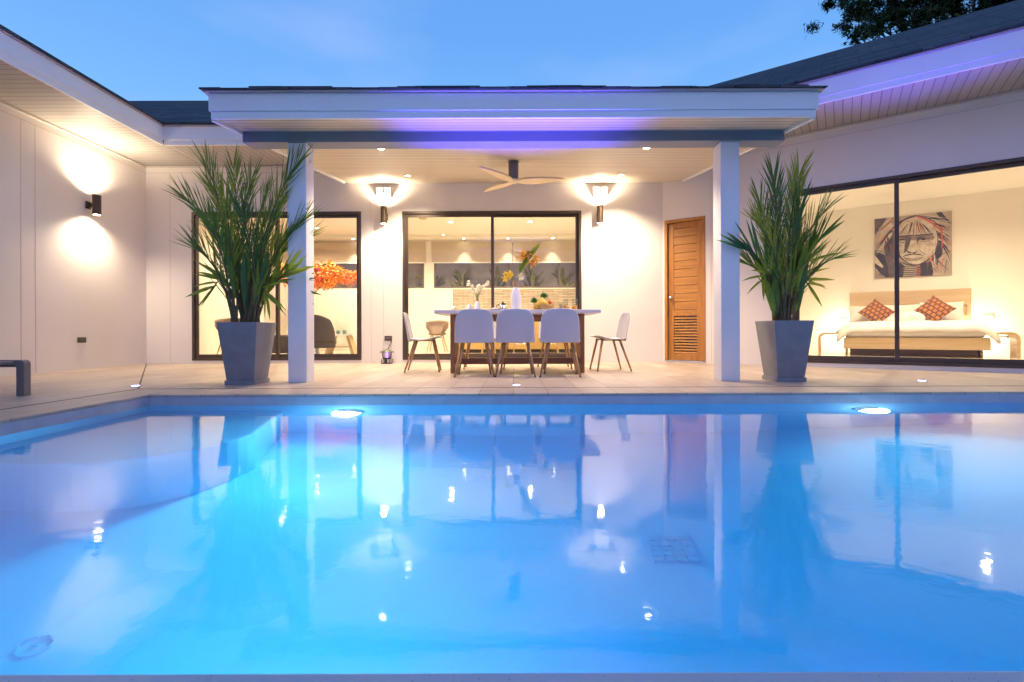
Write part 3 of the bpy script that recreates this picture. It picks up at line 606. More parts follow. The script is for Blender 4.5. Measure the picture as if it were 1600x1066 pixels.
# deck uplights: blue violet
UPM = emit('uplight_lens', (.42, .40, 1), 14)
def uplight(x, y, label, e, ang=60, tilt_=0):
    t0 = thing('deck_uplight', label, 'ground light', (x, y, 0), 0, 'violet uplights set in the paving')
    m_ = MB(); m_.lathe([(.045, .0), (.045, .006), (.036, .006), (.036, .0)], n=28); m_.build('trim_ring', CHROME, t0)
    m_ = MB(); m_.lathe([(.0001, .001), (.035, .001), (.035, .0075), (.0001, .009)], n=28); m_.build('lens', UPM, t0)
    lamp('SPOT', 'bulb', (0, 0, .03), e, (.085, .055, 1), t0, (PI+tilt_, 0, 0), .03, ang, .9)
uplight(.03, 4.74, 'violet uplight in the paving in front of the dining table', 1600, 62, R(0))
uplight(-3.78, 4.80, 'violet uplight in the paving beside the diagonal drain on the left', 250)
uplight(4.27, 5.02, 'violet uplight in the paving in front of the bedroom glazing', 950, 54, 0)

# ------------------------------------------------------------------ dining table and chairs
tb = thing('dining_table', 'long white topped dining table on dark teak slab legs under the canopy', 'table', (.053, 6.45, 0))
m_ = MB(); m_.box(-1.037, 1.037, -.5, .5, .762, .808); m_.build('tabletop', mat('tabletop_white', (.66, .64, .64), .35, var=.04, vscale=5), tb, bevel=.005)
for xa in (-.865, .815):
    m_ = MB(); m_.box(xa, xa+.05, -.27, .27, 0, .7615); m_.build('leg', TABLEW, tb, bevel=.004)
m_ = MB(); m_.box(-.8145, .8145, -.02, .02, .10, .185); m_.build('stretcher', TABLEX, tb, bevel=.003)
m_ = MB(); m_.box(-.8145, .8145, -.03, .03, .67, .7612); m_.build('rail', TABLEX, tb, bevel=.003)

def make_chair(label):
    t0 = thing('dining_chair', label, 'chair', (0, 0, 0), 0, 'white shell chairs at the dining table')
    def seat(u, v):
        s = 2*u-1; a = abs(s); wd = .236-.028*v-.03*max(0, v-.8)*5*a**2
        return (s*wd, -.205+.455*v-.055*a**4*v+.035*a**4*(1-v), .437-.016*math.sin(PI*min(v*1.1, 1))+.034*v**3+.012*a**3)
    def back(u, v):
        s = 2*u-1; a = abs(s); wd = .238-.018*v-.030*max(0, (v-.74)/.26)**3
        return (s*wd, -.205-.072*v**1.1+.048*a**2, .402+v*(.402-.050*a**8))
    m_ = MB(); m_.grid(seat, 14, 12); m_.build('seat', SHELL, t0, smooth=True, solid=.013, sub=1)
    m_ = MB(); m_.grid(back, 14, 14); m_.build('backrest', SHELL, t0, smooth=True, solid=.012, sub=1)
    for sx in (-1, 1):
        for ya, yb, xa, xb in ((.13, .215, .135, .200), (-.10, -.235, .145, .232)):
            m_ = MB(); m_.tube([(sx*xb, yb, .012), (sx*(xa*.4+xb*.6), ya*.4+yb*.6, .18), (sx*xa, ya, .432)], [.0105, .0145, .0165], 12); lg = m_.build('leg', LEGW, t0, smooth=True)
            m_ = MB(); m_.lathe([(.0001, 0), (.011, 0), (.0115, .0125), (.0001, .0125)], (sx*xb, yb, 0), 12); m_.build('foot_glide', DARK, lg)
    m_ = MB(); m_.box(-.15, .15, .11, .15, .415, .43); m_.box(-.15, .15, -.12, -.08, .405, .42); m_.box(-.02, .02, -.0795, .1095, .408, .424); m_.build('underframe', DARK, t0)
    return t0
ch = make_chair('white dining chair with its back to the pool, left of the three in front')
ch.location = (-.475, 5.89, 0); ch.rotation_euler = (0, 0, R(4))
GC = 'white shell chairs at the dining table'
dup(ch, (.03, 5.89, 0), R(-2), 'white shell dining chair with its back to the pool, middle of the front row')
dup(ch, (.570, 5.84, 0), R(-6), 'white dining chair with its back to the pool, right of the three in front')
dup(ch, (-1.22, 6.56, 0), R(-84), 'white shell dining chair at the left end of the table, facing right')
dup(ch, (1.32, 6.62, 0), R(95), 'white shell dining chair at the right end of the table, facing left')
dup(ch, (-.50, 7.08, 0), R(178), 'white dining chair facing the pool on the far side of the table, left one')
dup(ch, (.06, 7.10, 0), R(181), 'white dining chair facing the pool on the far side of the table, middle one')
dup(ch, (.62, 7.06, 0), R(184), 'white dining chair facing the pool on the far side of the table, right one')

TZ = .8085
# tall ribbed vase with lilies
CORK = mat('cork', (.42, .27, .15), .8, var=.25, vscale=40)
CER = mat('white_ceramic', (.74, .72, .76), .35)
va_ = thing('vase', 'tall white ribbed vase with cork neck and yellow lilies, centre of the table', 'vase', (.035, 6.2, TZ))
m_ = MB(); n = 96; prof = [(.0001, .0), (.058, 0), (.064, .02), (.066, .12), (.062, .2), (.048, .255), (.035, .285), (.030, .300), (.026, .300), (.0001, .29)]
vs = [(r*(1+.035*math.cos(k*PI/2))*math.cos(2*PI*k/n), r*(1+.035*math.cos(k*PI/2))*math.sin(2*PI*k/n), z) for r, z in prof for k in range(n)]
m_.add(vs, [(i*n+k, i*n+(k+1) % n, (i+1)*n+(k+1) % n, (i+1)*n+k) for i in range(len(prof)-1) for k in range(n)]); m_.build('body', CER, va_, smooth=True)
m_ = MB(); m_.lathe([(.034, .2985), (.038, .31), (.038, .385), (.030, .385), (.028, .30)], n=32); m_.build('neck', CORK, va_)
LILY = leafmat('lily_petal', (.92, .52, .04), (.95, .68, .14), .5, True); YEL = leafmat('yellow_petal', (.90, .66, .05), (.92, .76, .12), .5, True); WPET = leafmat('white_petal', (.92, .88, .68), (.94, .92, .82), .55, True)
def petal(mb, c, d, ln, wd, curl=.4, droop=None, mi=0):
    d = Vector(d).normalized(); s = d.cross(Vector((.13, .2, 1))); s.normalize(); nn = s.cross(d)
    def fn(u, v):
        return Vector(c)+d*(ln*u)+s*((v-.5)*2*wd*math.sin(PI*min(1, u*.92+.08))**.8)+nn*(curl*ln*u*u)*-1+nn*(abs(v-.5)*wd*.8)
    mb.grid(fn, 5, 2, mi)
def flower(mb, c, axis, ln, wd, n=6, op=.9, curl=.4, rnd=random):
    ax = Vector(axis).normalized(); a = ax.orthogonal().normalized(); b = ax.cross(a)
    for k in range(n):
        t = 2*PI*k/n+rnd.uniform(-.15, .15); petal(mb, c, ax*(1-op*.5)+(a*math.cos(t)+b*math.sin(t))*op, ln*rnd.uniform(.85, 1.1), wd, curl)
def leaf(mb, a, b, wd, sag=.15, mi=0, fold=.4, seg=6):
    a = Vector(a); b = Vector(b); d = b-a; L_ = d.length; s = d.cross(Vector((0, -1, .2))).normalized(); nn = s.cross(d).normalized()
    def fn(u, v):
        return a+d*u+Vector((0, 0, sag*L_*4*u*(1-u)))+s*((v-.5)*2*wd*(math.sin(PI*min(1, .06+u*.94))**.7))+nn*(abs(v-.5)*2*wd*fold)
    mb.grid(fn, seg, 2, mi)
st_ = MB(); st_.tube([(0, 0, .05), (.02, .0, .40), (.07, 0, .52), (.13, 0, .64), (.18, .01, .74)], .006, 8)
st_.tube([(.0, 0, .30), (-.03, .02, .42), (-.08, .02, .46)], .004, 6); st_.tube([(.0, 0, .30), (.02, .02, .42), (.05, .02, .45)], .004, 6)
sm_ = st_.build('stem', GREEN3, va_, smooth=True)
lf = MB(); leaf(lf, (.12, 0, .62), (.31, 0, .86), .035, .02); leaf(lf, (.10, -.02, .62), (.25, -.02, .78), .045, .05); leaf(lf, (.05, 0, .5), (.10, 0, .62), .03, .1); leaf(lf, (.06, -.01, .50), (.17, .0, .66), .035, .1)
lf.build('leaf', GREEN3, va_, smooth=True)
for c_, ax in (((.10, -.02, .70), (-.7, -.5, .35)), ((.16, -.01, .72), (-.1, -.9, .5)), ((.24, -.01, .665), (.7, -.6, -.35)), ((.20, 0, .63), (.2, -.9, -.6))):
    m_ = MB(); flower(m_, c_, ax, .095, .022, curl=.55); m_.build('lily', LILY, va_, smooth=True, solid=.001)
rr = random.Random(5)
for c_ in ((-.09, .02, .44), (-.13, .02, .41), (-.06, 0, .48), (-.12, -.01, .47)):
    m_ = MB(); flower(m_, c_, (rr.uniform(-.6, .2), -.8, rr.uniform(-.3, .6)), .055, .02, rnd=rr); m_.build('yellow_flower', YEL, va_, smooth=True)
for c_ in ((.06, .02, .47), (.08, .02, .42), (.05, .0, .43)):
    m_ = MB(); flower(m_, c_, (rr.uniform(-.2, .6), -.8, rr.uniform(-.3, .6)), .045, .017, rnd=rr); m_.build('white_flower', WPET, va_, smooth=True)

# small orchid vase
vo_ = thing('vase', 'small white bottle vase with cork and a spray of white orchids, left on the table', 'vase', (-.475, 6.35, TZ))
m_ = MB(); m_.lathe([(.0001, 0), (.040, 0), (.043, .02), (.038, .08), (.022, .115), (.014, .13), (.0001, .13)], n=28); m_.build('body', CER, vo_, smooth=True)
m_ = MB(); m_.lathe([(.0135, .1295), (.0145, .135), (.0145, .175), (.0001, .175)], n=20); m_.build('cork', CORK, vo_)
m_ = MB(); ends = []
for ax, az in ((-.13, .33), (-.09, .27), (-.03, .20), (.06, .22), (.10, .29), (.14, .34), (.02, .26)):
    pts = [(0, 0, .14), (ax*.35, .01, .14+az*.45), (ax, .02*rr.uniform(-1, 1), .14+az*.72)]; m_.tube(pts, .0028, 6); ends += [(pts[1], pts[2], ax)]
m_.build('stem', GREEN3, vo_)
for a, b, ax in ends:
    for q in (.35, .7, 1.0):
        p_ = Vector(a).lerp(Vector(b), q)+Vector((rr.uniform(-.02, .02), rr.uniform(-.03, .0), rr.uniform(-.01, .02)))
        m_ = MB(); flower(m_, p_, (rr.uniform(-.5, .5), -1, rr.uniform(-.2, .5)), .032, .014, 5, rnd=rr); m_.build('orchid_flower', WPET, vo_, smooth=True)
jr = thing('jug', 'little round white jug next to the small orchid vase', 'jug', (-.575, 6.3, TZ))
m_ = MB(); m_.lathe([(.0001, 0), (.030, 0), (.038, .02), (.036, .045), (.02, .07), (.016, .085), (.013, .085), (.015, .06), (.0001, .05)], n=24); m_.build('body', CER, jr, smooth=True)
m_ = MB(); m_.tube([(-.017, 0, .08), (-.04, 0, .07), (-.045, 0, .045), (-.035, 0, .03)], .004, 8); m_.build('handle', CER, jr, smooth=True)
# candle glass
cg = thing('candle', 'lit candle glass at the left end of the table', 'candle', (-.80, 6.3, TZ))
m_ = MB(); m_.lathe([(.028, 0), (.031, .07), (.029, .07), (.026, .004)], n=24); m_.build('glass', thin_glass('clear_glass', (.93, .94, .93)), cg, smooth=True)
m_ = MB(); m_.lathe([(.0001, .003), (.0235, .003), (.0235, .038), (.0001, .038)], n=24); m_.build('wax', mat('wax', (.85, .78, .62), .5), cg, smooth=True)
m_ = MB(); m_.lathe([(.0001, .042), (.004, .046), (.0045, .052), (.002, .062), (.0001, .068)], n=12); m_.build('flame', emit('flame', (1, .75, .4), 120), cg, smooth=True)
# low tray with a press pot
tr_ = thing('tray', 'small dark tray lying on the table between the two vases', 'tray', (-.24, 6.25, TZ))
m_ = MB(); m_.lathe([(.0001, 0), (.07, 0), (.085, .014), (.082, .015), (.068, .004), (.0001, .004)], n=32); m_.build('dish', DARK, tr_, smooth=True)
m_ = MB(); m_.sphere((.0, 0, .022), (.05, .03, .018), 16); m_.sphere((.03, -.02, .02), (.02, .02, .016), 12); m_.build('folded_napkin', LINEN, tr_, smooth=True)
pr = thing('coffee_pot', 'small steel coffee pot with black lid on the table left of the ribbed vase', 'coffee pot', (-.14, 6.4, TZ))
m_ = MB(); m_.lathe([(.0001, 0), (.042, 0), (.045, .01), (.042, .09), (.0001, .09)], n=28); m_.build('body', CHROME, pr, smooth=True)
m_ = MB(); m_.lathe([(.043, .0905), (.045, .10), (.02, .112), (.012, .125), (.0001, .127)], n=28); m_.build('lid', DARK, pr)
m_ = MB(); m_.tube([(-.045, 0, .085), (-.08, 0, .08), (-.085, 0, .05), (-.044, 0, .02)], .006, 8); m_.build('handle', DARK, pr, smooth=True)
# fruit basket
fb = thing('fruit_basket', 'round wicker basket heaped with bananas, an apple and a pineapple on the table', 'basket', (.405, 6.3, TZ))
m_ = MB(); n = 30
for i in range(7):
    z = .004+i*.0115; r = .075+.055*math.sin(PI/2*min(1, (i+1)/6.5)); m_.tube([(r*math.cos(2*PI*k/n), r*math.sin(2*PI*k/n), z+.0015*(-1)**k) for k in range(n+1)], .0042, 6)
for k in range(n):
    t = 2*PI*k/n; m_.tube([((.07+.055*math.sin(PI/2*q))*math.cos(t), (.07+.055*math.sin(PI/2*q))*math.sin(t), .002+.078*q) for q in (0, .33, .66, 1)], .0028, 5)
m_.disc((0, 0, .004), .078, (0, 0, 1)); m_.build('bowl', mat('wicker', (.52, .33, .13), .6, var=.3, vscale=60), fb)
def fruit(name, label, cat, mk):
    pass
BAN = mat('banana_skin', (.74, .45, .03), .45, var=.3, vscale=20)
for i in range(7):
    a = -1.05+i*.33; m_ = MB(); pts = []
    for q in range(7):
        u = q/6; pts.append((-.03+.075*math.sin(a)*math.sin(PI*u*.55)*1.25, -.045-.055*math.sin(PI*u*.6), .165-.13*u+.01*math.cos(a*3)))
    m_.tube(pts, [.006, .014, .018, .019, .018, .013, .004], 8); o = m_.build('banana', BAN, None, smooth=True); o.location = (.405, 6.3, TZ)
    tag(o, 'ripe banana in the fruit basket, '+['leftmost', 'second from the left', 'third from the left', 'middle', 'third from the right', 'second from the right', 'rightmost'][i]+' of the bunch', 'banana', 'bananas in the fruit basket')
m_ = MB(); m_.sphere((0, 0, 0), (.035, .035, .033), 18); o = m_.build('body', mat('apple_skin', (.66, .06, .03), .35, col2=(.75, .30, .06), vscale=14), None, smooth=True)
ap = thing('apple', 'red apple at the right side of the fruit basket', 'apple', (.485, 6.24, TZ+.112)); o.parent = ap
m_ = MB(); m_.tube([(0, 0, .028), (.004, 0, .042)], .002, 6); m_.build('stalk', STEMM, ap)
def crown_leaves(mb, n, ln, wd, rnd, c=(0, 0, 0), flat=.5):
    for i in range(n):
        t = i*2.399; q = i/n; el = .15+1.2*q; d = Vector((math.cos(t)*math.cos(el), math.sin(t)*math.cos(el), math.sin(el)))
        a_ = Vector(c)+Vector((0, 0, .01*q)); leaf(mb, a_, a_+d*ln*rnd.uniform(.8, 1.1), wd, .05, seg=4)
pa = thing('pineapple', 'pineapple lying among the bananas with its leafy crown on top of the basket', 'pineapple', (.405, 6.33, TZ+.12))
m_ = MB(); m_.sphere((0, 0, .0), (.05, .05, .06), 20); m_.build('body', mat('pineapple_skin', (.42, .24, .05), .6, var=.5, vscale=70, bump=.9, bscale=70), pa, smooth=True)
m_ = MB(); crown_leaves(m_, 26, .075, .008, rr, (.0, 0, .05)); m_.build('crown', GREEN2, pa)
sp_ = thing('spiky_plant', 'small spiky green plant on a thin stem beside the fruit basket', 'plant', (.275, 6.3, TZ))
m_ = MB(); m_.lathe([(.0001, 0), (.014, 0), (.014, .006), (.004, .01), (.0035, .105), (.0001, .105)], n=14); m_.build('stem', DARK, sp_)
m_ = MB(); crown_leaves(m_, 30, .07, .007, rr, (0, 0, .105)); m_.build('crown', GREEN2, sp_)
ho = thing('wire_stand', 'small black wire stand on the table left of the juice glasses', 'stand', (.625, 6.3, TZ))
m_ = MB()
for k in range(5):
    t = 2*PI*k/5; m_.tube([(.028*math.cos(t), .028*math.sin(t), 0), (.012*math.cos(t+1), .012*math.sin(t+1), .05), (.03*math.cos(t+.5), .03*math.sin(t+.5), .115)], .0022, 6)
m_.build('wire', DARK, ho)
m_ = MB(); m_.tube([(.02*math.cos(2*PI*k/16), .02*math.sin(2*PI*k/16), .002) for k in range(17)], .0022, 6); m_.build('base_ring', DARK, ho)
JU = mat('orange_juice', (.86, .36, .02), .3)
jl = None
for x, l in ((.69, 'glass of orange juice standing next to the wire stand'), (.805, 'glass of orange juice nearest the right end of the table')):
    t0 = thing('juice_glass', l, 'glass', (x, 6.3, TZ), 0, 'glasses of orange juice')
    m_ = MB(); m_.lathe([(.0001, 0), (.034, 0), (.037, .155), (.0355, .155), (.0325, .005), (.0001, .005)], n=28); m_.build('tumbler', MATS.get('clg') or bpy.data.materials['clear_glass'], t0, smooth=True)
    m_ = MB(); m_.lathe([(.0001, .006), (.0318, .006), (.0335, .065), (.0001, .065)], n=28); m_.build('juice', JU, t0)

# ------------------------------------------------------------------ planters and palms
def planter(x, y, rz, label, th=.205, bh=.142):
    t0 = thing('planter', label, 'planter', (x, y, 0), rz, 'tall grey tapered planters')
    m_ = MB(); a, b = .155, .155; m_.box(-a, a, -a, a, 0, .045); m_.build('saucer', POT, t0, bevel=.004)
    m_ = MB(); z0_, z1_ = .0455, .64; ti = th-.022
    B = [(-bh, -bh), (bh, -bh), (bh, bh), (-bh, bh)]; T = [(-th, -th), (th, -th), (th, th), (-th, th)]; I = [(-ti, -ti), (ti, -ti), (ti, ti), (-ti, ti)]; J = [(p[0]*.97, p[1]*.97) for p in I]
    v = [(*p, z0_) for p in B]+[(*p, z1_) for p in T]+[(*p, z1_) for p in I]+[(*p, .60) for p in J]
    f = [(3, 2, 1, 0)]+[(i, (i+1) % 4, 4+(i+1) % 4, 4+i) for i in range(4)]+[(4+i, 4+(i+1) % 4, 8+(i+1) % 4, 8+i) for i in range(4)]+[(8+i, 8+(i+1) % 4, 12+(i+1) % 4, 12+i) for i in range(4)]+[(12, 13, 14, 15)]
    m_.add(v, f); m_.build('pot', POT, t0, bevel=.004)
    m_ = MB(); q = ti*.965; m_.grid(lambda u, v: ((u-.5)*2*q, (v-.5)*2*q, .605+.012*math.sin(u*9)*math.cos(v*11)), 10, 10); m_.build('soil', SOIL, t0, smooth=True)
    return t0
planter(-2.80, 5.06, 0, 'grey tapered planter standing left of the left column')
planter(2.905, 5.16, 0, 'grey tapered planter standing right of the right column')
def palm(x, y, tips, label, seed, broad):
    rd = random.Random(seed); t0 = thing('palm', label, 'palm plant', (x, y, .605), 0, 'potted palms in the planters')
    for tx, ty, tz, wide in tips:
        base = Vector((rd.uniform(-.09, .09)+.04*(1 if tx > 0 else -1), rd.uniform(-.08, .08), 0)); tip = Vector((tx, ty, tz))
        hor = Vector((tx-base.x, ty-base.y, 0)); ctl = base+Vector((hor.x*.30, hor.y*.30, tz*.62+.18)) if tz > .5 else base+Vector((hor.x*.35, hor.y*.35, tz*.9+.35))
        def C(t): return base*(1-t)**2+ctl*2*t*(1-t)+tip*t*t
        L_ = (tip-base).length; st_ = .24 if L_ > .9 else .16; mb = MB()
        n = 14; mb.tube([C(i/n*.98) for i in range(n+1)], [.011*(1-i/n)+.0028 for i in range(n+1)], 6, 1)
        ref = Vector((rd.uniform(-.5, .5), -1, rd.uniform(-.3, .3))).normalized()   # the blade's own facing
        nl = int(14+11*L_) if not wide else int(7+5*L_)
        for i in range(nl):
            t = st_+(1-st_)*(i+.5)/nl; p = C(t); tg = (C(min(1, t+.02))-C(max(0, t-.02))).normalized()
            sd = tg.cross(ref).normalized()
            for sg in (-1, 1):
                if rd.random() < .10: continue
                k = (t-st_)/(1-st_); ln = (.42*(.52+.48*math.sin(PI*(.15+.7*k)))*(.72+.28*min(1, L_)))*rd.uniform(.82, 1.12)*(1.0 if not wide else 1.1)
                ang = R(rd.uniform(15, 30)-7*k); wd = rd.uniform(.0036, .0068)*(1 if not wide else 2.9)
                dr_ = (tg*math.cos(ang)+sd*sg*math.sin(ang)+ref*rd.uniform(-.2, .2)+Vector((0, 0, rd.uniform(.12, .42)))).normalized()
                e_ = p+dr_*ln+Vector((0, 0, -.03*ln+rd.uniform(-.015, .015)))
                md = p+dr_*ln*.5+Vector((0, 0, .02*ln)); sv = dr_.cross(ref).normalized()*wd; up_ = dr_.cross(sv).normalized()*wd*.35
                vs = [p-sv*.35, p+up_*.2, p+sv*.35, p.lerp(md, .6)-sv, p.lerp(md, .6)+up_, p.lerp(md, .6)+sv, md.lerp(e_, .35)-sv*.8, md.lerp(e_, .35)+up_, md.lerp(e_, .35)+sv*.8, e_]
                mb.add(vs, [(0, 1, 4, 3), (1, 2, 5, 4), (3, 4, 7, 6), (4, 5, 8, 7), (6, 7, 9), (7, 8, 9)], 0)
        mb.build('frond', [rd.choice([GREEN1, GREEN2, GREEN1, GREEN3]), STEMM], t0)
    for i in range(broad):      # undivided young blades
        a = rd.uniform(0, 2*PI); r = rd.uniform(.08, .34); h = rd.uniform(.45, 1.05); s0 = Vector((math.cos(a)*.05, math.sin(a)*.05, 0)); h0 = h*rd.uniform(.12, .5)
        s1 = s0+Vector((math.cos(a)*r*.35, math.sin(a)*r*.35, h0)); s2 = Vector((math.cos(a)*r, math.sin(a)*r, h))
        mb = MB(); mb.tube([s0, s1], .005, 6, 1); leaf(mb, s1, s2, rd.uniform(.022, .042), .06, 0, .35); mb.build('blade', [rd.choice([GREEN1, GREEN3, GREEN2]), STEMM], t0)
    for i in range(7):
        a = rd.uniform(0, 2*PI); r = rd.uniform(.03, .1); mb = MB()
        mb.tube([(r*math.cos(a), r*math.sin(a), -.01), (r*1.1*math.cos(a), r*1.1*math.sin(a), .2), (r*1.5*math.cos(a), r*1.5*math.sin(a), .42)], [.016, .012, .006], 8); mb.build('stem', STEMM, t0, smooth=True)
    return t0
def tips_from(x, y, lst, base_px, base_py, sc, rd):
    o = []
    for (px, py, wd) in lst: o.append(((px-base_px)/sc, rd.uniform(-.36, .36), (base_py-py)/sc, wd))
    return o
rd = random.Random(11)
LT = [(-.50, -.05, 1.78, 0), (-.30, .15, 1.83, 0), (-.60, .1, 1.60, 0), (-.70, -.15, 1.36, 0), (-.66, .2, 1.14, 0), (-.52, -.2, .82, 0), (-.46, .0, .42, 1), (-.12, .25, 1.72, 0),
      (.12, .2, 1.55, 0), (.70, -.02, 1.82, 0), (.62, .12, 1.72, 0), (.42, .2, 1.52, 0), (.72, .05, 1.18, 0), (.66, .22, 1.02, 0), (.68, -.12, .58, 1), (.55, .15, .42, 1), (.34, -.1, .30, 1),
      (-.08, -.28, 1.35, 0), (.16, -.3, 1.15, 0), (-.26, -.3, 1.05, 0), (.05, .3, 1.25, 0), (.30, .3, .95, 0), (-.35, .3, .9, 0)]
LT = [(a*.78, b, c*.94, d) for a, b, c, d in LT]
palm(-2.80, 5.06, LT, 'tall wide potted palm with dark fronds left of the left column', 4, 14)
RTp = [(-.14, 0, 1.74, 0), (-.02, .15, 1.77, 0), (.15, -.1, 1.72, 0), (.28, .1, 1.60, 0), (-.26, .1, 1.45, 0), (-.38, -.05, 1.16, 0), (-.60, -.1, .86, 1), (-.42, .15, .72, 1), (.54, -.05, 1.30, 0),
       (.42, .2, 1.05, 0), (.72, .0, .76, 0), (.44, .1, .46, 1), (.36, -.2, .95, 1), (-.40, -.15, .48, 1), (.05, -.25, 1.30, 0), (-.12, .25, 1.20, 0), (.12, .25, .95, 0), (.2, -.2, .7, 1)]
RTp = [(a*.76, b, c*.92, d) for a, b, c, d in RTp]
palm(2.905, 5.16, RTp, 'narrower upright potted palm right of the right column in front of the bedroom glazing', 9, 16)

# ------------------------------------------------------------------ small things on the deck
ln_ = thing('lantern', 'small dark insect lantern with violet tube on the paving between the sliding doors', 'lantern', (-2.16, 8.2, 0))
m_ = MB(); m_.box(-.075, .075, -.075, .075, 0, .012)
for sx in (-1, 1):
    for sy in (-1, 1): m_.box(sx*.07-.006, sx*.07+.006, sy*.07-.006, sy*.07+.006, .0125, .075)
m_.box(-.02, .02, -.075, -.065, .0125, .075); m_.build('base', DARK, ln_)
m_ = MB(); m_.lathe([(.07, .0755), (.072, .085), (.085, .195), (.0001, .195)], n=28); m_.m = None
cage = MB(); cage.lathe([(.0001, .0755), (.07, .0755), (.072, .10), (.0001, .10)], n=28)
for k in range(18):
    t = 2*PI*k/18; cage.tube([(.071*math.cos(t), .071*math.sin(t), .10), (.082*math.cos(t), .082*math.sin(t), .19)], .003, 6)
cage.build('cage', DARK, ln_)
m_ = MB(); m_.lathe([(.0001, .101), (.020, .101), (.020, .185), (.0001, .185)], n=16); m_.build('tube', emit('violet_tube', (.28, .12, 1), 5), ln_)
m_ = MB(); m_.lathe([(.125, .190), (.128, .196), (.05, .232), (.018, .24), (.0001, .242)], n=32); m_.build('roof', mat('lantern_roof', (.18, .20, .14), .35, metal=.4), ln_, smooth=True)
m_ = MB(); m_.tube([(.01, 0, .24), (.03, .02, .28), (.02, .1, .31), (.03, .185, .36), (.02, .198, .41)], .008, 8); m_.build('cord', DARK, ln_, smooth=True)

lg_ = thing('lounger', 'low grey outdoor lounger end with square legs at the left edge of the deck', 'lounger', (-4.18, 4.13, 0))
GM = mat('lounger_metal', (.23, .20, .19), .4, metal=.2, var=.1, vscale=4)
m_ = MB()
def rleg(yy):
    q = MB(); w_ = .07; h = .305; r = .035
    out_ = [(0, 0), (0, h-r)]+[(-r+r*math.cos(t), h-r+r*math.sin(t)) for t in (R(20), R(45), R(70))]+[(-r, h), (-1.6+r, h)]+[(-1.6+r-r*math.sin(t), h-r+r*math.cos(t)) for t in (R(20), R(45), R(70))]+[(-1.6, h-r), (-1.6, 0), (-1.6+w_, 0), (-1.6+w_, h-.06), (-w_, h-.06), (-w_, 0)]
    q.prism(out_, 'y', yy-.03, yy+.03); return q
rleg(0).build('leg_frame', GM, lg_, bevel=.004); rleg(-.75).build('leg_frame', GM, lg_, bevel=.004)
m_ = MB(); m_.box(-1.55, -.08, -.719, -.031, .27, .295); m_.build('seat', GM, lg_, bevel=.003)

# ------------------------------------------------------------------ living room and kitchen
def idown(x, y, z, l, e, ang=150, par=None): return downlight(x, y, z, l, e, 0, 'indoor ceiling downlights', ang, .05)
YEL_ = (1, .74, .42)
for x, y, l in ((-1.5, 11.6, 'indoor ceiling downlight seen through the left pane of the middle sliding door'), (.42, 11.6, 'indoor ceiling downlight seen through the right pane of the middle sliding door'),
                (-4.9, 10.2, 'living room ceiling downlight behind the left planter'), (-3.4, 12.0, 'living room ceiling downlight behind the left column'), (-5.0, 12.2, 'living room ceiling downlight deep in the left corner'),
                (2.0, 10.4, 'kitchen ceiling downlight at the far right near the teak door'), (-1.0, 9.6, 'kitchen ceiling downlight just inside the middle sliding door')):
    idown(x, y, KZ-.001, l, 205)
for x, l in ((-1.36, 'wall washing downlight over the left kitchen blind'), (-.14, 'wall washing downlight over the middle kitchen blind'), (1.1, 'wall washing downlight over the right kitchen blind'), (-4.4, 'wall washing downlight over the living room blind')):
    downlight(x, KY-.26, KZ-.076, l, 90, 0, 'wall washing downlights', 70, .04)
# indoor smoke detector and air vents
for x, y, l in ((-2.1, 11.2, 'round ceiling detector at the upper left of the middle sliding door'), (-.3, 9.9, 'round ceiling detector just behind the mullion of the middle sliding door')):
    t0 = thing('ceiling_detector', l, 'detector', (x, y, KZ-.001), 0, 'indoor ceiling detectors')
    m_ = MB(); m_.lathe([(.0001, -.03), (.07, -.028), (.10, -.012), (.10, 0), (.0001, 0)], n=28); m_.build('cover', mat('detector_cover', (.5, .4, .28), .5), t0, smooth=True)
def blind(x0, x1, z1, z0_, l):
    t0 = thing('roller_blind', l, 'blind', ((x0+x1)/2, KY-.06, z1), 0, 'half lowered roller blinds'); h = (x1-x0)/2
    m_ = MB(); m_.box(-h, h, .02, .045, z0_-z1+.03, -.002); m_.build('fabric', BLINDM, t0)
    m_ = MB(); m_.box(-h, h, .012, .052, z0_-z1, z0_-z1+.029); m_.build('bottom_bar', WHITE, t0, bevel=.004)
blind(-6.15, -3.92, 3.08, 2.47, 'half lowered beige blind behind the orange leaved tree')
blind(-3.88, -2.45, 3.08, 2.47, 'half lowered beige blind in the gap between the two sliding doors')
blind(-2.28, -.02, 3.08, 2.47, 'half lowered beige blind behind the left pane of the middle sliding door')
blind(.0, 2.5, 3.08, 2.47, 'half lowered beige blind over the kitchen at the right pane of the middle sliding door')
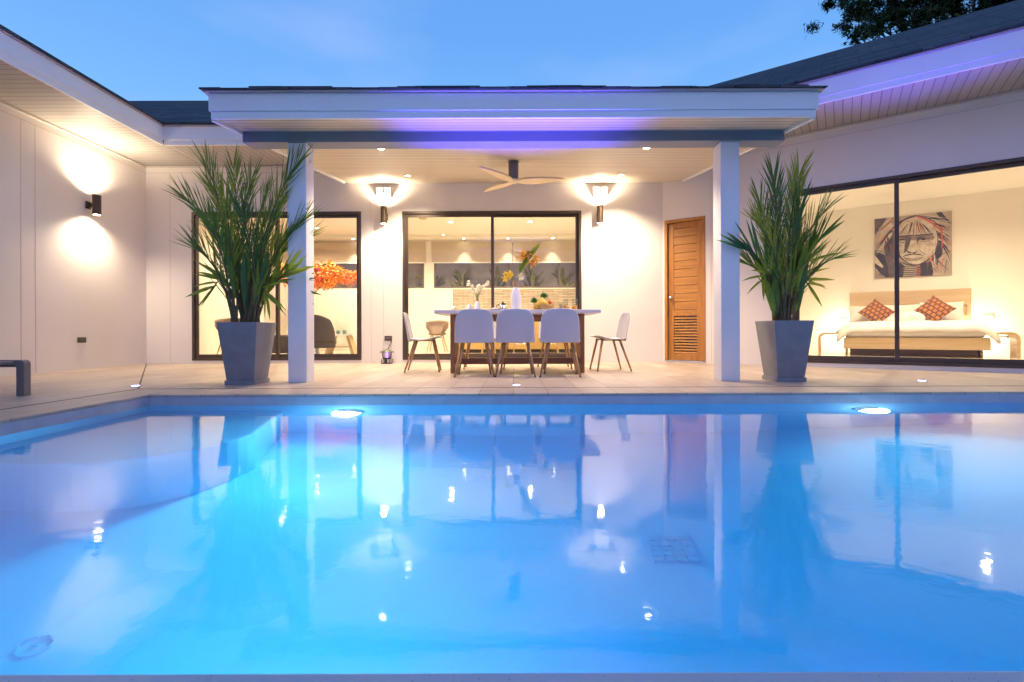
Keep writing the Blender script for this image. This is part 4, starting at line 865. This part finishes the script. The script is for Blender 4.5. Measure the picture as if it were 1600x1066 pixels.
# garden behind the kitchen windows
gw = MB(); gw.box(-9, 9, 14.75, 14.95, -.02, 3.2); tag(gw.build('garden_wall', mat('garden_wall_paint', (.62, .56, .60), .8, var=.25, vscale=2.5)), 'pale garden wall seen through the kitchen windows', 'wall')
rg = random.Random(21)
for i, x in enumerate((-5.4, -4.0, -2.4, -1.5, -.5, .6, 1.5, 2.4)):
    t0 = thing('garden_plant', ['leafy', 'yellow green', 'spiky', 'dense', 'low', 'fan leaved', 'arching', 'bushy'][i]+' garden plant outside the kitchen window, number '+['one', 'two', 'three', 'four', 'five', 'six', 'seven', 'eight'][i]+' from the left', 'plant', (x, 14.3+rg.uniform(-.1, .15), -.05), 0, 'plants behind the kitchen windows')
    m_ = MB()
    for k in range(26):
        a = rg.uniform(0, 2*PI); el = rg.uniform(.5, 1.45); L_ = rg.uniform(.5, .95); hh = rg.uniform(1.55, 2.0)
        leaf(m_, (0, 0, hh), (L_*math.cos(a)*math.cos(el)*.8, L_*math.sin(a)*math.cos(el)*.8, hh+L_*math.sin(el)*.75), rg.uniform(.02, .05), .1, seg=4)
    m_.build('foliage', mat('garden_leaf', (.40, .40, .08), .6, var=.5, vscale=2), t0)
    m_ = MB(); m_.tube([(0, 0, 0), (.02, 0, .9), (0, 0, 1.7)], [.05, .04, .02], 8); m_.build('stem', STEMM, t0)
for x, l in ((-4.6, 'garden spotlight outside the living room window, hidden below the sill'), (-1.6, 'garden spotlight outside the left kitchen window, hidden below the sill'), (1.2, 'garden spotlight outside the right kitchen window, hidden below the sill')):
    t0 = thing('garden_spotlight', l, 'garden light', (x, 13.95, -.02), 0, 'garden spotlights behind the house')
    m_ = MB(); m_.lathe([(.0001, 0), (.05, 0), (.06, .12), (.05, .12), (.045, .10), (.0001, .10)], n=20); m_.build('housing', DARK, t0)
    lamp('SPOT', 'bulb', (0, 0, .14), 130, (1, .80, .50), t0, (R(155), 0, 0), .04, 140, 1)
# orange leaved tree in the living room
ot = thing('indoor_tree', 'indoor tree with bright orange leaves behind the left column in the living room', 'tree', (-5.45, 12.5, .046))
m_ = MB(); m_.tube([(0, 0, .3), (.03, 0, .9), (-.02, 0, 1.4), (.05, 0, 1.8)], [.04, .035, .03, .02], 10)
for a in range(7): m_.tube([(0, 0, 1.2+.08*a), (.35*math.cos(a*2.1), .15*math.sin(a*2.1), 1.6+.06*a), (.62*math.cos(a*2.1), .3*math.sin(a*2.1), 1.85+.06*a)], [.02, .012, .005], 6)
m_.build('trunk', mat('bark', (.12, .07, .045), .9), ot, smooth=True)
m_ = MB()
for k in range(2300):
    c0 = rg.choice([(-.35, 0, 2.0, .36), (0, 0, 2.22, .3), (.28, 0, 2.05, .34), (.1, -.1, 1.78, .3), (.62, .05, 2.12, .26), (.55, 0, 1.82, .26), (.85, 0, 1.98, .26), (1.2, 0, 1.9, .22), (1.42, .05, 1.97, .14)])
    v = Vector((rg.gauss(0, 1), rg.gauss(0, 1), rg.gauss(0, 1))).normalized()*c0[3]*1.22*rg.random()**.45; c_ = Vector(c0[:3])+Vector((v.x, v.y*.7, v.z*.8))
    d_ = Vector((rg.gauss(0, 1), rg.gauss(0, 1), rg.gauss(0, 1))).normalized()*rg.uniform(.03, .05); s_2 = d_.orthogonal().normalized()*.024
    m_.add([c_-d_, c_+s_2, c_+d_, c_-s_2], [(0, 1, 2, 3)])
m_.build('crown', mat('orange_leaf', (.80, .17, .015), .6, col2=(.86, .33, .02), vscale=4), ot)
m_ = MB(); m_.lathe([(.0001, 0), (.16, 0), (.21, .35), (.19, .35), (.17, .3), (.0001, .3)], n=28); m_.build('pot', CER, ot, smooth=False)
# tub chairs
TUB = mat('tub_shell', (.26, .175, .10), .55); 
def tub(loc, rz, label):
    t0 = thing('tub_chair', label, 'chair', loc, rz, 'brown tub chairs indoors')
    m_ = MB()
    def fn(u, v):
        a = -PI*.78+u*PI*1.56+PI*1.5; top = .80-.12*abs(2*u-1)**1.5; r = .27*(.55+.45*min(1, v*1.8))+.02*v
        return (r*math.cos(a), r*.92*math.sin(a), .42+(top-.42)*v**.9)
    m_.grid(fn, 22, 8); m_.build('backrest', TUB, t0, smooth=True, solid=.018)
    m_ = MB(); m_.lathe([(.0001, .40), (.15, .405), (.22, .43), (.24, .455), (.2, .47), (.0001, .46)], n=28); m_.build('seat', TUB, t0, smooth=True)
    for sx in (-1, 1):
        for sy in (-1, 1): m_ = MB(); m_.tube([(sx*.13, sy*.12, .41), (sx*.23, sy*.22, 0)], [.017, .011], 10); m_.build('leg', PALEW, t0, smooth=True)
    return t0
tub((-5.72, 9.75, .046), R(200), 'brown tub chair on wood legs inside the left sliding door beside the planter')
tub((-1.95, 12.3, .046), R(180), 'brown tub chair on wood legs deep in the kitchen, seen over the left end chair')
# lounge chair and ottoman
UPH = mat('grey_brown_fabric', (.115, .09, .075), .9, var=.15, vscale=20, bump=.3, bscale=120)
lc = thing('lounge_chair', 'dark padded lounge chair with rounded back inside the left sliding door', 'armchair', (-3.98, 9.75, .046), R(15))
def pad(u, v):
    s = 2*u-1; return (s*.36*(1-.35*max(0, v-.5)**1.5*2), -.30-.18*v+.14*s*s, .18+.66*v-.10*s*s*v)
m_ = MB(); m_.grid(pad, 12, 12); m_.build('backrest', UPH, lc, smooth=True, solid=.10, sub=1)
m_ = MB(); m_.box(-.34, .34, -.28, .36, .22, .40); m_.build('seat', UPH, lc, bevel=.06, seg=4, smooth=True)
m_ = MB(); m_.lathe([(.0001, 0), (.26, 0), (.26, .02), (.05, .04), (.04, .215), (.0001, .215)], n=28); m_.build('base', CHROME, lc)
oo = thing('ottoman', 'dark square padded ottoman beside the left column indoors', 'ottoman', (-4.75, 9.9, .046))
m_ = MB(); m_.box(-.27, .27, -.25, .25, .07, .44); m_.build('cushion', UPH, oo, bevel=.05, seg=4, smooth=True)
m_ = MB(); [m_.box(sx*.2-.02, sx*.2+.02, sy*.18-.02, sy*.18+.02, 0, .075) for sx in (-1, 1) for sy in (-1, 1)]; m_.build('base', DARK, oo)
si = thing('side_table', 'pale side table with splayed legs behind the lounge chair', 'table', (-3.93, 11.0, .046))
m_ = MB(); m_.box(-.36, .36, -.22, .22, .42, .45); m_.build('tabletop', WHITE, si, bevel=.006)
for sx in (-1, 1): m_ = MB(); m_.hexa([(sx*.30-.04, -.16, 0), (sx*.30+.04, -.16, 0), (sx*.30+.04, .16, 0), (sx*.30-.04, .16, 0)], [(sx*.17-.03, -.13, .419), (sx*.17+.03, -.13, .419), (sx*.17+.03, .13, .419), (sx*.17-.03, .13, .419)]); m_.build('leg', PALEW, si)
m_ = MB(); m_.box(-.2, .2, -.12, .12, .15, .17); m_.build('shelf', PALEW, si)
gl_ = thing('globe_lamp', 'lit white globe lamp on the pale side table', 'lamp', (-4.2, 11.0, .4975))
m_ = MB(); m_.lathe([(.0001, 0), (.05, 0), (.045, .015), (.0001, .02)], n=20); m_.build('base', WHITE, gl_)
m_ = MB(); m_.sphere((0, 0, .085), .075, 20); m_.build('globe', emit('globe_glow', (1, .88, .66), 9), gl_, smooth=True)
for x, l in ((-3.98, 'teal cup on the side table nearest the globe lamp'), (-3.84, 'teal cup on the side table farther from the globe lamp')):
    t0 = thing('cup', l, 'cup', (x, 10.9, .4975)); m_ = MB(); m_.lathe([(.0001, 0), (.035, 0), (.04, .09), (.035, .09), (.03, .01), (.0001, .01)], n=20); m_.build('body', mat('teal_glaze', (.10, .24, .24), .3), t0, smooth=True)
    m_ = MB(); m_.tube([(.039, 0, .075), (.06, 0, .065), (.06, 0, .035), (.037, 0, .02)], .005, 6); m_.build('handle', MATS['teal_glaze'], t0, smooth=True)
# island, stools, counter
isl = thing('kitchen_island', 'kitchen island with white top and warm lit wood front behind the dining table', 'island', (.6, 11.4, .046))
m_ = MB(); m_.box(-2.05, 2.05, -.42, .35, .88, .92); m_.build('countertop', WHITE, isl, bevel=.004)
m_ = MB(); m_.box(-1.98, 1.98, -.12, .33, .08, .8795); m_.build('cabinet', mat('island_wood', (.62, .42, .14), .5, var=.12, vscale=3), isl)
m_ = MB(); m_.box(-1.94, 1.94, -.08, .30, 0, .0795); m_.build('plinth', DARK, isl)
m_ = MB(); m_.box(-1.9, 1.9, -.40, -.385, .865, .879); m_.build('light_strip', emit('strip_glow', (1, .68, .28), 22), isl)
def stool(x, l):
    t0 = thing('bar_stool', l, 'stool', (x, 10.7, .046), 0, 'wooden stools at the kitchen island')
    m_ = MB(); m_.lathe([(.0001, .60), (.16, .60), (.18, .62), (.17, .64), (.0001, .63)], n=28); m_.build('seat', PALEW, t0)
    for k in range(4): a = PI/4+k*PI/2; m_ = MB(); m_.tube([(.10*math.cos(a), .10*math.sin(a), .60), (.21*math.cos(a), .21*math.sin(a), 0)], [.016, .013], 8); m_.build('leg', PALEW, t0, smooth=True)
    m_ = MB(); m_.tube([(.165*math.cos(2*PI*k/20), .165*math.sin(2*PI*k/20), .22) for k in range(21)], .008, 6); m_.build('foot_ring', CHROME, t0)
for x, l in ((-.55, 'wooden stool at the island, leftmost of four behind the dining chairs'), (.15, 'wooden stool at the island, second from the left'), (.85, 'wooden stool at the island, third from the left'), (1.55, 'wooden stool at the island, rightmost of four')): stool(x, l)
kc = thing('kitchen_counter', 'white kitchen counter below the mosaic splashback along the back wall', 'counter', (.6, 13.15, .046))
m_ = MB(); m_.box(-2.25, 2.28, -.30, .325, .88, .92); m_.build('countertop', WHITE, kc)
m_ = MB(); [m_.box(-2.22+i*.64, -2.22+i*.64+.63, -.28, .32, .1, .8795) for i in range(7)]; m_.build('cabinet', CER, kc)

# ------------------------------------------------------------------ bedroom, in the right wing's axes
BM = Matrix.Translation((XR, YB, 0)) @ Matrix.Rotation(WA, 4, 'Z')
def bth(name, label, cat, loc, rz=0, group=None): p_ = BM @ Vector(loc); return thing(name, label, cat, p_, WA+rz, group)
BF = .061
bed = bth('bed', 'wide pale wood platform bed with white bedding and tall headboard behind the glazing', 'bed', (3.62, 2.77, BF))
m_ = MB(); m_.box(-1.02, 1.02, 0, 1.98, .13, .345); m_.build('platform', PALEW, bed, bevel=.004)
m_ = MB(); m_.box(-.90, .90, .30, 1.97, 0, .1295); m_.build('plinth', mat('bed_plinth', (.20, .12, .06), .6), bed)
hb = MB(); y0, y1 = 1.985, 2.09; hw = 1.0; top = 1.32; q0, q1 = .78, 1.0
hb.box(-hw+.1, hw+.1, y0+.06, y1, 0, top)
hb.box(-hw+.1, hw+.1, y0, y0+.0595, q1, top); hb.box(-hw+.1, hw+.1, y0, y0+.0595, 0, q0)
for xa, xb in ((-hw+.1, -hw+.16), (-hw+.40, hw-.20), (hw+.04, hw+.1)): hb.box(xa, xb, y0, y0+.0595, q0+.0005, q1-.0005)
hb.build('headboard', PALEW, bed, bevel=.003)
def duv(u, v):
    s = 2*u-1; a = abs(s); y = -.05+1.55*v; x = s*(1.12-.03*math.sin(v*7)); z = .62-.20*max(0, (a-.74)/.26)**1.8-.16*max(0, (.16-v)/.16)**2
    return (x, y, z+.008*math.sin(u*23+v*5)+.006*math.sin(v*29))
m_ = MB(); m_.grid(duv, 40, 24); m_.build('duvet', LINEN, bed, smooth=True, solid=.05)
m_ = MB(); m_.box(-.98, .98, .02, 1.96, .3455, .56); m_.build('mattress', LINEN, bed, bevel=.06, seg=4, smooth=True)
def pillow_mesh(w_, h_, t_, cor=.25):
    m_ = MB()
    for sg in (1, -1):
        def fn(u, v):
            a, b = 2*u-1, 2*v-1; k = (1-abs(a)**2.6)*(1-abs(b)**2.6); pin = 1-.06*(1-abs(a*b)); 
            return (a*w_/2*(1-.07*(1-b*b)), sg*t_/2*max(0, k)**.45, b*h_/2*(1-.07*(1-a*a)))
        n0 = len(m_.v); m_.grid(fn, 14, 14)
        if sg > 0: m_.f[-196:] = [f[::-1] for f in m_.f[-196:]]
    return m_
def pillow(loc, rz, tilt, w_, h_, t_, m__, label, grp, roll=0):
    t0 = pillow_mesh(w_, h_, t_).build('pillow', m__, None, smooth=True); t0.location = BM @ Vector(loc)
    t0.rotation_euler = (Matrix.Rotation(WA+rz, 3, 'Z') @ Matrix.Rotation(tilt, 3, 'X') @ Matrix.Rotation(roll, 3, 'Y')).to_euler(); tag(t0, label, 'pillow', grp); return t0
G = 'white pillows on the bed'
pillow((3.03, 4.52, BF+.82), 0, R(-24), .68, .44, .16, LINEN, 'white pillow against the headboard at the left end of the bed', G)
pillow((3.62, 4.56, BF+.82), 0, R(-22), .66, .44, .16, LINEN, 'white pillow against the middle of the headboard', G)
pillow((4.25, 4.52, BF+.84), 0, R(-24), .68, .46, .16, LINEN, 'white pillow against the headboard at the right end of the bed', G)
BAT = bricks('orange_batik', (.50, .17, .03), (.58, .23, .045), (.13, .045, .015), .085, .085, .012, .8, offset=.5, bump=.1, vec='xz', noise=.3)
pillow((3.17, 4.22, BF+.86), R(5), R(-26), .46, .46, .14, BAT, 'orange patterned cushion turned on its corner, left one on the bed', 'orange cushions on the bed', R(45))
pillow((4.10, 4.22, BF+.89), R(-5), R(-26), .46, .46, .14, BAT, 'orange patterned cushion turned on its corner, right one on the bed', 'orange cushions on the bed', R(43))
tw = bth('towel_bundle', 'folded white towel arranged on the bed between the orange cushions', 'towel', (3.68, 3.85, BF+.63))
m_ = MB(); m_.sphere((0, 0, .08), (.24, .16, .14), 22); m_.sphere((-.20, 0, .04), (.18, .12, .09), 18); m_.build('folded_body', LINEN, tw, smooth=True)
m_ = MB(); m_.sphere((.03, -.13, .12), (.07, .05, .06), 14); m_.build('rosette', LINEN, tw, smooth=True)
def nightstand(x, sg, label):
    t0 = bth('nightstand', label, 'nightstand', (x, 3.45, BF), 0, 'bentwood nightstands'); m_ = MB(); w0 = .25; r = .12; h = .44; th = .045
    def arc(rr_, cx, cz): return [(cx+rr_*math.cos(t)*sg, cz+rr_*math.sin(t)) for t in [i*PI/16 for i in range(9)]]
    outer = arc(r, (w0-r)*sg, h-r); inner = arc(r-th, (w0-r)*sg, h-r)
    pts = [(w0*sg, 0)]+outer+[(-w0*sg, h), (-w0*sg, h-th)]+inner[::-1]+[((w0-th)*sg, 0)]
    m_.prism(pts, 'y', -.22, .22); m_.build('bent_top', PALEW, t0)
    m_ = MB(); m_.box(-w0*sg, -(w0-.035)*sg, -.22, .22, 0, h-th-.001); m_.build('side', PALEW, t0)
    m_ = MB(); m_.box(-.10, .10, -.235, -.2, h-.085, h-.070); m_.box(-.10, -.085, -.235, -.2, h-.11, h-.085); m_.box(.085, .10, -.235, -.2, h-.11, h-.085); m_.build('handle', DARK, t0)
    return t0
nightstand(2.42, -1, 'bentwood nightstand at the left side of the bed')
nightstand(4.84, 1, 'bentwood nightstand at the right side of the bed')
for x, y, z, w_, h_, l in ((2.62, BY, .80, .065, .025, 'narrow switch plate on the bedroom wall left of the bed'), (4.98, BY, .80, .085, .055, 'switch plate with buttons on the bedroom wall right of the bed')):
    t0 = bth('switch_plate', l, 'switch', (x, y-.001, z)); m_ = MB(); m_.box(-w_, w_, -.012, 0, -h_, h_); m_.build('plate', mat('switch_metal', (.42, .36, .28), .4), t0, bevel=.003)
    m_ = MB(); [m_.box(-w_*.8+i*w_*.56, -w_*.8+i*w_*.56+w_*.44, -.016, -.0125, -h_*.6, h_*.6) for i in range(3)]; m_.build('button', CER, t0)
for sx, l in ((2.62, 'glowing reading light behind the left end of the headboard'), (4.78, 'glowing reading light behind the right end of the headboard')):
    t0 = bth('wall_light', l, 'wall light', (sx, BY-.02, .48), 0, 'low wall lights beside the headboard')
    m_ = MB(); m_.box(-.05, .05, -.03, .019, -.06, .06); m_.build('housing', WHITE, t0, bevel=.01)
    m_ = MB(); m_.box(-.04, .04, -.036, -.0305, -.05, .05); m_.build('diffuser', emit('reading_glow', (1, .84, .6), 10), t0)
    lamp('POINT', 'bulb', (0, -.12, .04), 40, (1, .84, .62), t0, size=.06)
for x, y, l, e in ((4.60, 2.9, 'bedroom ceiling downlight seen in the right pane above the painting', 175), (2.6, 1.2, 'bedroom ceiling downlight hidden behind the right palm', 175), (5.6, 1.5, 'bedroom ceiling downlight at the right by the curtain', 150), (3.4, 1.6, 'bedroom ceiling downlight over the foot of the bed', 160)):
    t0 = downlight(0, 0, 0, l, e, 0, 'bedroom ceiling downlights', 150, .05); t0.location = BM @ Vector((x, y, BZ-.001))
t0 = bth('ceiling_detector', 'round detector on the bedroom ceiling right of the mullion', 'detector', (4.05, 2.7, BZ-.001))
m_ = MB(); m_.lathe([(.0001, -.03), (.08, -.028), (.11, -.012), (.11, 0), (.0001, 0)], n=28); m_.build('cover', MATS['detector_cover'], t0, smooth=True)
cu = bth('curtain', 'reddish brown curtain drawn aside at the right edge of the bedroom glazing', 'curtain', (4.62, .32, BF))
def cur(u, v):
    z = 3.22-v*2.4; k = math.sin(min(1, v*1.15)*PI/2)**2; x0 = -.17+.42*k; x1 = 1.0
    x = x0+(x1-x0)*u; return (x, .035*math.sin(u*46)+.01*math.sin(u*17+v*3), z)
m_ = MB(); m_.grid(cur, 90, 12); m_.build('drape', mat('curtain_cloth', (.30, .10, .05), .85, var=.2, vscale=10), cu, smooth=True, solid=.006)
m_ = MB(); m_.tube([(-.6, .0, 3.235), (1.3, 0, 3.235)], .012, 8); m_.build('rail', CHROME, cu)

# painting: dark, cream and red brushwork on canvas
pt = bth('painting', 'large brushwork portrait of a person in neck rings, cream, black and red, above the bed', 'painting', (3.81, BY-.002, 2.335))
PW, PH = 1.27, 1.31
m_ = MB(); m_.box(-PW/2, PW/2, -.035, 0, -PH/2, PH/2); m_.build('canvas', mat('painted_canvas', (.46, .37, .28), .8, var=.22, vscale=6), pt, bevel=.003)
def PP(x, y):
    u = (x-72)/1050; u = min(1, max(0, u)); yt = 205-110*u; ybm = 1025-50*u; v = (ybm-y)/(ybm-yt); return ((u-.5)*PW, (min(1, max(0, v))-.5)*PH)
class Paint:
    def __init__(s): s.mb = MB(); s.k = 0
    def poly(s, pts, mi):
        s.k += 1; y = -.0362-.00006*s.k; q = [PP(*p) for p in pts]; s.mb.add([(a, y, b) for a, b in q], [tuple(range(len(q)))], mi)
    def stroke(s, x0, y0, x1, y1, w0, w1, mi, bend=0):
        n = 6; A = []; B = []; dx, dy = x1-x0, y1-y0; L_ = math.hypot(dx, dy) or 1; nx, ny = -dy/L_, dx/L_
        for i in range(n+1):
            t = i/n; c = 4*t*(1-t)*bend; w_ = (w0+(w1-w0)*t)*(math.sin(PI*(.12+.76*t)))**.5/2
            x, y = x0+dx*t+nx*c, y0+dy*t+ny*c; A.append((x+nx*w_, y+ny*w_)); B.append((x-nx*w_, y-ny*w_))
        s.k += 1; yy = -.0362-.00006*s.k; qa = [PP(*p) for p in A]; qb = [PP(*p) for p in B]; m = n+1
        s.mb.add([(a, yy, b) for a, b in qa]+[(a, yy, b) for a, b in qb], [(i, i+1, m+i+1, m+i) for i in range(n)], mi)
    def ell(s, cx, cy, rx, ry, mi, a0=0, a1=2*PI, n=28): s.poly([(cx+rx*math.cos(a0+(a1-a0)*i/n), cy+ry*math.sin(a0+(a1-a0)*i/n)) for i in range(n)], mi)
K, CR, RE, TN, GY = 0, 1, 2, 3, 4      # dark, cream, red, tan, grey brown
P_ = Paint(); rp_ = random.Random(2)
P_.poly([(72, 205), (250, 185), (170, 300), (72, 430)], GY)
P_.poly([(915, 115), (985, 105), (1125, 280), (1060, 240), (960, 180)], K)
P_.poly([(210, 470), (330, 360), (420, 420), (420, 800), (470, 860), (470, 1005), (180, 1015), (250, 800), (205, 640)], GY)
P_.poly([(72, 640), (220, 700), (260, 860), (270, 1012), (200, 1015), (72, 860)], K)
P_.poly([(70, 700), (200, 860), (180, 880), (72, 810)], CR); P_.poly([(72, 910), (160, 960), (230, 1010), (72, 1025)], TN)
P_.poly([(870, 420), (1010, 330), (1000, 700), (900, 760), (790, 1000), (700, 1000), (720, 830), (880, 690)], GY)
P_.poly([(930, 540), (1000, 600), (985, 720), (900, 800), (870, 1000), (790, 1000), (820, 820)], K)
for i in range(26):      # feathers on both sides
    y = 230+i*15; P_.stroke(330+rp_.uniform(-30, 10), 190+i*9, 85+rp_.uniform(-10, 60), y+90, rp_.uniform(14, 34), 4, rp_.choice([K, CR, CR, RE, GY, CR]), rp_.uniform(-25, 10))
for i in range(34):
    y = 110+i*17; P_.stroke(760+i*6, 150+i*11, 1112+rp_.uniform(-40, 0), y+rp_.uniform(60, 130), rp_.uniform(14, 36), 4, rp_.choice([K, CR, K, RE, CR, GY]), rp_.uniform(-30, 10))
P_.ell(645, 500, 300, 345, GY); P_.ell(650, 480, 285, 310, CR)
P_.stroke(330, 330, 700, 165, 22, 12, K, -40); P_.stroke(640, 165, 980, 380, 30, 26, RE, -40); P_.stroke(620, 150, 990, 330, 12, 16, K, -40)
P_.stroke(975, 330, 990, 620, 36, 10, RE, -12); P_.stroke(330, 470, 215, 600, 26, 8, K, 10)
P_.ell(660, 600, 250, 232, CR); P_.poly([(400, 440), (870, 410), (900, 470), (870, 500), (400, 500)], TN)
for i in range(19):      # fringe
    x = 415+i*25; t = i/18; P_.stroke(640+(x-640)*.45+rp_.uniform(-8, 8), 230+abs(t-.5)*90, x, 425-t*15, rp_.uniform(8, 18), rp_.uniform(5, 12), rp_.choice([K, GY, CR, CR, TN, RE if t > .45 else K]), rp_.uniform(-8, 8))
P_.stroke(385, 445, 620, 425, 16, 18, K, 4); P_.stroke(640, 430, 885, 408, 18, 16, K, 4)
P_.poly([(510, 450), (590, 450), (560, 560), (530, 640), (480, 680), (500, 560)], GY); P_.poly([(655, 470), (700, 445), (830, 440), (700, 470), (670, 560)], GY)
P_.stroke(415, 500, 520, 498, 26, 10, K, -12); P_.stroke(430, 520, 510, 516, 10, 6, GY, 8); P_.stroke(670, 495, 830, 480, 14, 8, K, -18); P_.ell(750, 486, 26, 15, K); P_.stroke(690, 510, 830, 500, 8, 5, GY, 12)
P_.stroke(540, 470, 500, 640, 26, 16, GY, 12); P_.stroke(520, 640, 590, 665, 20, 18, K, 10); P_.stroke(600, 672, 670, 640, 20, 12, K, 12); P_.ell(600, 610, 34, 46, CR)
P_.stroke(470, 725, 600, 690, 14, 20, K, -6); P_.stroke(600, 690, 750, 710, 20, 10, K, -8); P_.stroke(480, 740, 740, 735, 22, 20, TN, 22); P_.stroke(500, 770, 720, 755, 8, 6, K, 18)
P_.stroke(430, 640, 450, 760, 8, 6, GY, 14); P_.stroke(690, 620, 790, 700, 8, 5, GY, 10); P_.stroke(420, 560, 410, 700, 14, 8, GY, 10)
P_.stroke(430, 790, 640, 845, 14, 16, K, 16); P_.stroke(640, 845, 880, 700, 16, 20, K, 26); P_.stroke(740, 830, 900, 690, 14, 8, RE, 20)
P_.poly([(430, 800), (500, 860), (470, 1008), (400, 1008)], K); P_.poly([(700, 840), (790, 800), (800, 1000), (710, 1000)], K)
for i in range(11):
    y = 862+i*13; P_.stroke(470, y, 655, y-5, 8, 8, K if i % 2 == 0 else CR, 6); P_.stroke(650, y-4, 715, y-8, 9, 9, RE if i % 2 == 0 else K, 2)
for i in range(14): P_.stroke(rp_.uniform(800, 1090), rp_.uniform(700, 780), rp_.uniform(800, 1100), rp_.uniform(880, 985), rp_.uniform(8, 30), 5, rp_.choice([TN, K, CR, RE, GY]), rp_.uniform(-14, 14))
for i in range(8): P_.stroke(rp_.uniform(210, 330), rp_.uniform(400, 500), rp_.uniform(230, 330), rp_.uniform(620, 700), 12, 5, rp_.choice([K, RE, K]), rp_.uniform(-14, 14))
for i in range(46):
    a = rp_.uniform(0, 2*PI); q = rp_.uniform(.62, .97); x = 660+250*q*math.cos(a); y = 600+225*q*math.sin(a)
    if y > 460: P_.stroke(x, y, x+rp_.uniform(-14, 14), y+rp_.uniform(20, 60), rp_.uniform(3, 8), 2, rp_.choice([TN, TN, GY, CR]), rp_.uniform(-6, 6))
P_.stroke(1000, 690, 1115, 645, 8, 6, K, 0); P_.stroke(75, 635, 215, 670, 9, 6, K, -8)
P_.mb.build('brushwork', [mat('paint_dark', (.022, .016, .014), .7, col2=(.05, .034, .03), vscale=14), mat('paint_cream', (.64, .55, .43), .7, col2=(.44, .35, .27), vscale=11), mat('paint_red', (.62, .12, .04), .7, col2=(.40, .12, .07), vscale=16), mat('paint_tan', (.33, .25, .18), .7, col2=(.18, .13, .095), vscale=13), mat('paint_grey', (.07, .05, .04), .7, col2=(.14, .10, .075), vscale=10)], pt)

# ------------------------------------------------------------------ tree beyond the right roof
def big_tree(x, y, clumps, label, seed):
    rd = random.Random(seed); t0 = thing('tree', label, 'tree', (x, y, -.06))
    m_ = MB(); m_.tube([(0, 0, 0), (.2, 0, 4), (-.2, 0, 8), (.3, 0, 12), (.2, 0, 16)], [.45, .38, .3, .22, .1], 12)
    for c_ in clumps:
        c0 = Vector(c_[:3]); a = Vector((0, 0, max(6, c0.z-3.5))); m = a.lerp(c0, .5)+Vector((0, 0, -.6)); m_.tube([a, m, c0], [.10, .05, .02], 7)
        for j in range(3):
            e_ = c0+Vector((rd.uniform(-1, 1), rd.uniform(-1, 1), rd.uniform(-.6, .6)))*c_[3]; m_.tube([m.lerp(c0, .4), m.lerp(e_, .7)+Vector((0, 0, .2)), e_], [.03, .02, .008], 5)
    m_.build('trunk', mat('tree_bark', (.035, .028, .022), .95), t0, smooth=True)
    m_ = MB(); tot = sum(c_[3]**2 for c_ in clumps)
    for c_ in clumps:
        subs = [(Vector(c_[:3])+Vector((rd.gauss(0, .5), rd.gauss(0, .5), rd.gauss(0, .32)))*c_[3], c_[3]*rd.uniform(.16, .34)) for _ in range(16)]
        for k in range(int(52000*c_[3]**2/tot)):
            s0, rr_ = rd.choice(subs); v = Vector((rd.gauss(0, .5), rd.gauss(0, .5), rd.gauss(0, .38)-.1))*rr_; c0 = s0+v
            d_ = Vector((rd.uniform(-1, 1), rd.uniform(-1, 1), rd.uniform(-1.5, .3))).normalized()*rd.uniform(.11, .22); s2 = d_.orthogonal().normalized()*rd.uniform(.035, .06)
            m_.add([c0-d_, c0+s2, c0+d_, c0-s2], [(0, 1, 2, 3)], rd.choice((0, 0, 1)))
    m_.build('crown', [mat('tree_leaf', (.045, .11, .03), .7, var=.4, vscale=.8), mat('tree_leaf_pale', (.11, .19, .05), .7)], t0)
cl = []
rt_ = random.Random(8)
# crown masses: the low left skirt first, then the body that runs off to the right
for px, py, r in ((1345, 5, 1.1), (1335, 28, .8), (1338, 52, .55), (1375, 15, 1.0), (1400, 35, .9), (1425, 5, 1.2), (1415, 45, .7), (1460, 20, 1.1), (1500, -10, 1.4), (1490, 20, .9), (1540, -5, 1.3), (1545, 12, .8), (1590, -25, 1.5), (1600, 5, .8), (1380, -40, 1.6), (1450, -60, 2), (1540, -80, 2.2), (1630, -60, 2.2), (1690, -20, 2), (1335, 62, .35), (1365, 48, .5), (1440, 50, .5), (1475, 42, .6), (1520, 30, .6)):
    Y_ = 24+rt_.uniform(-2, 2); cl.append(((px-802)/750*Y_-22.5, Y_-24, H+(519-py)/750*Y_+.06, r))
big_tree(22.5, 24, cl, 'large dark tree spreading above the shingle roof of the right wing', 6)
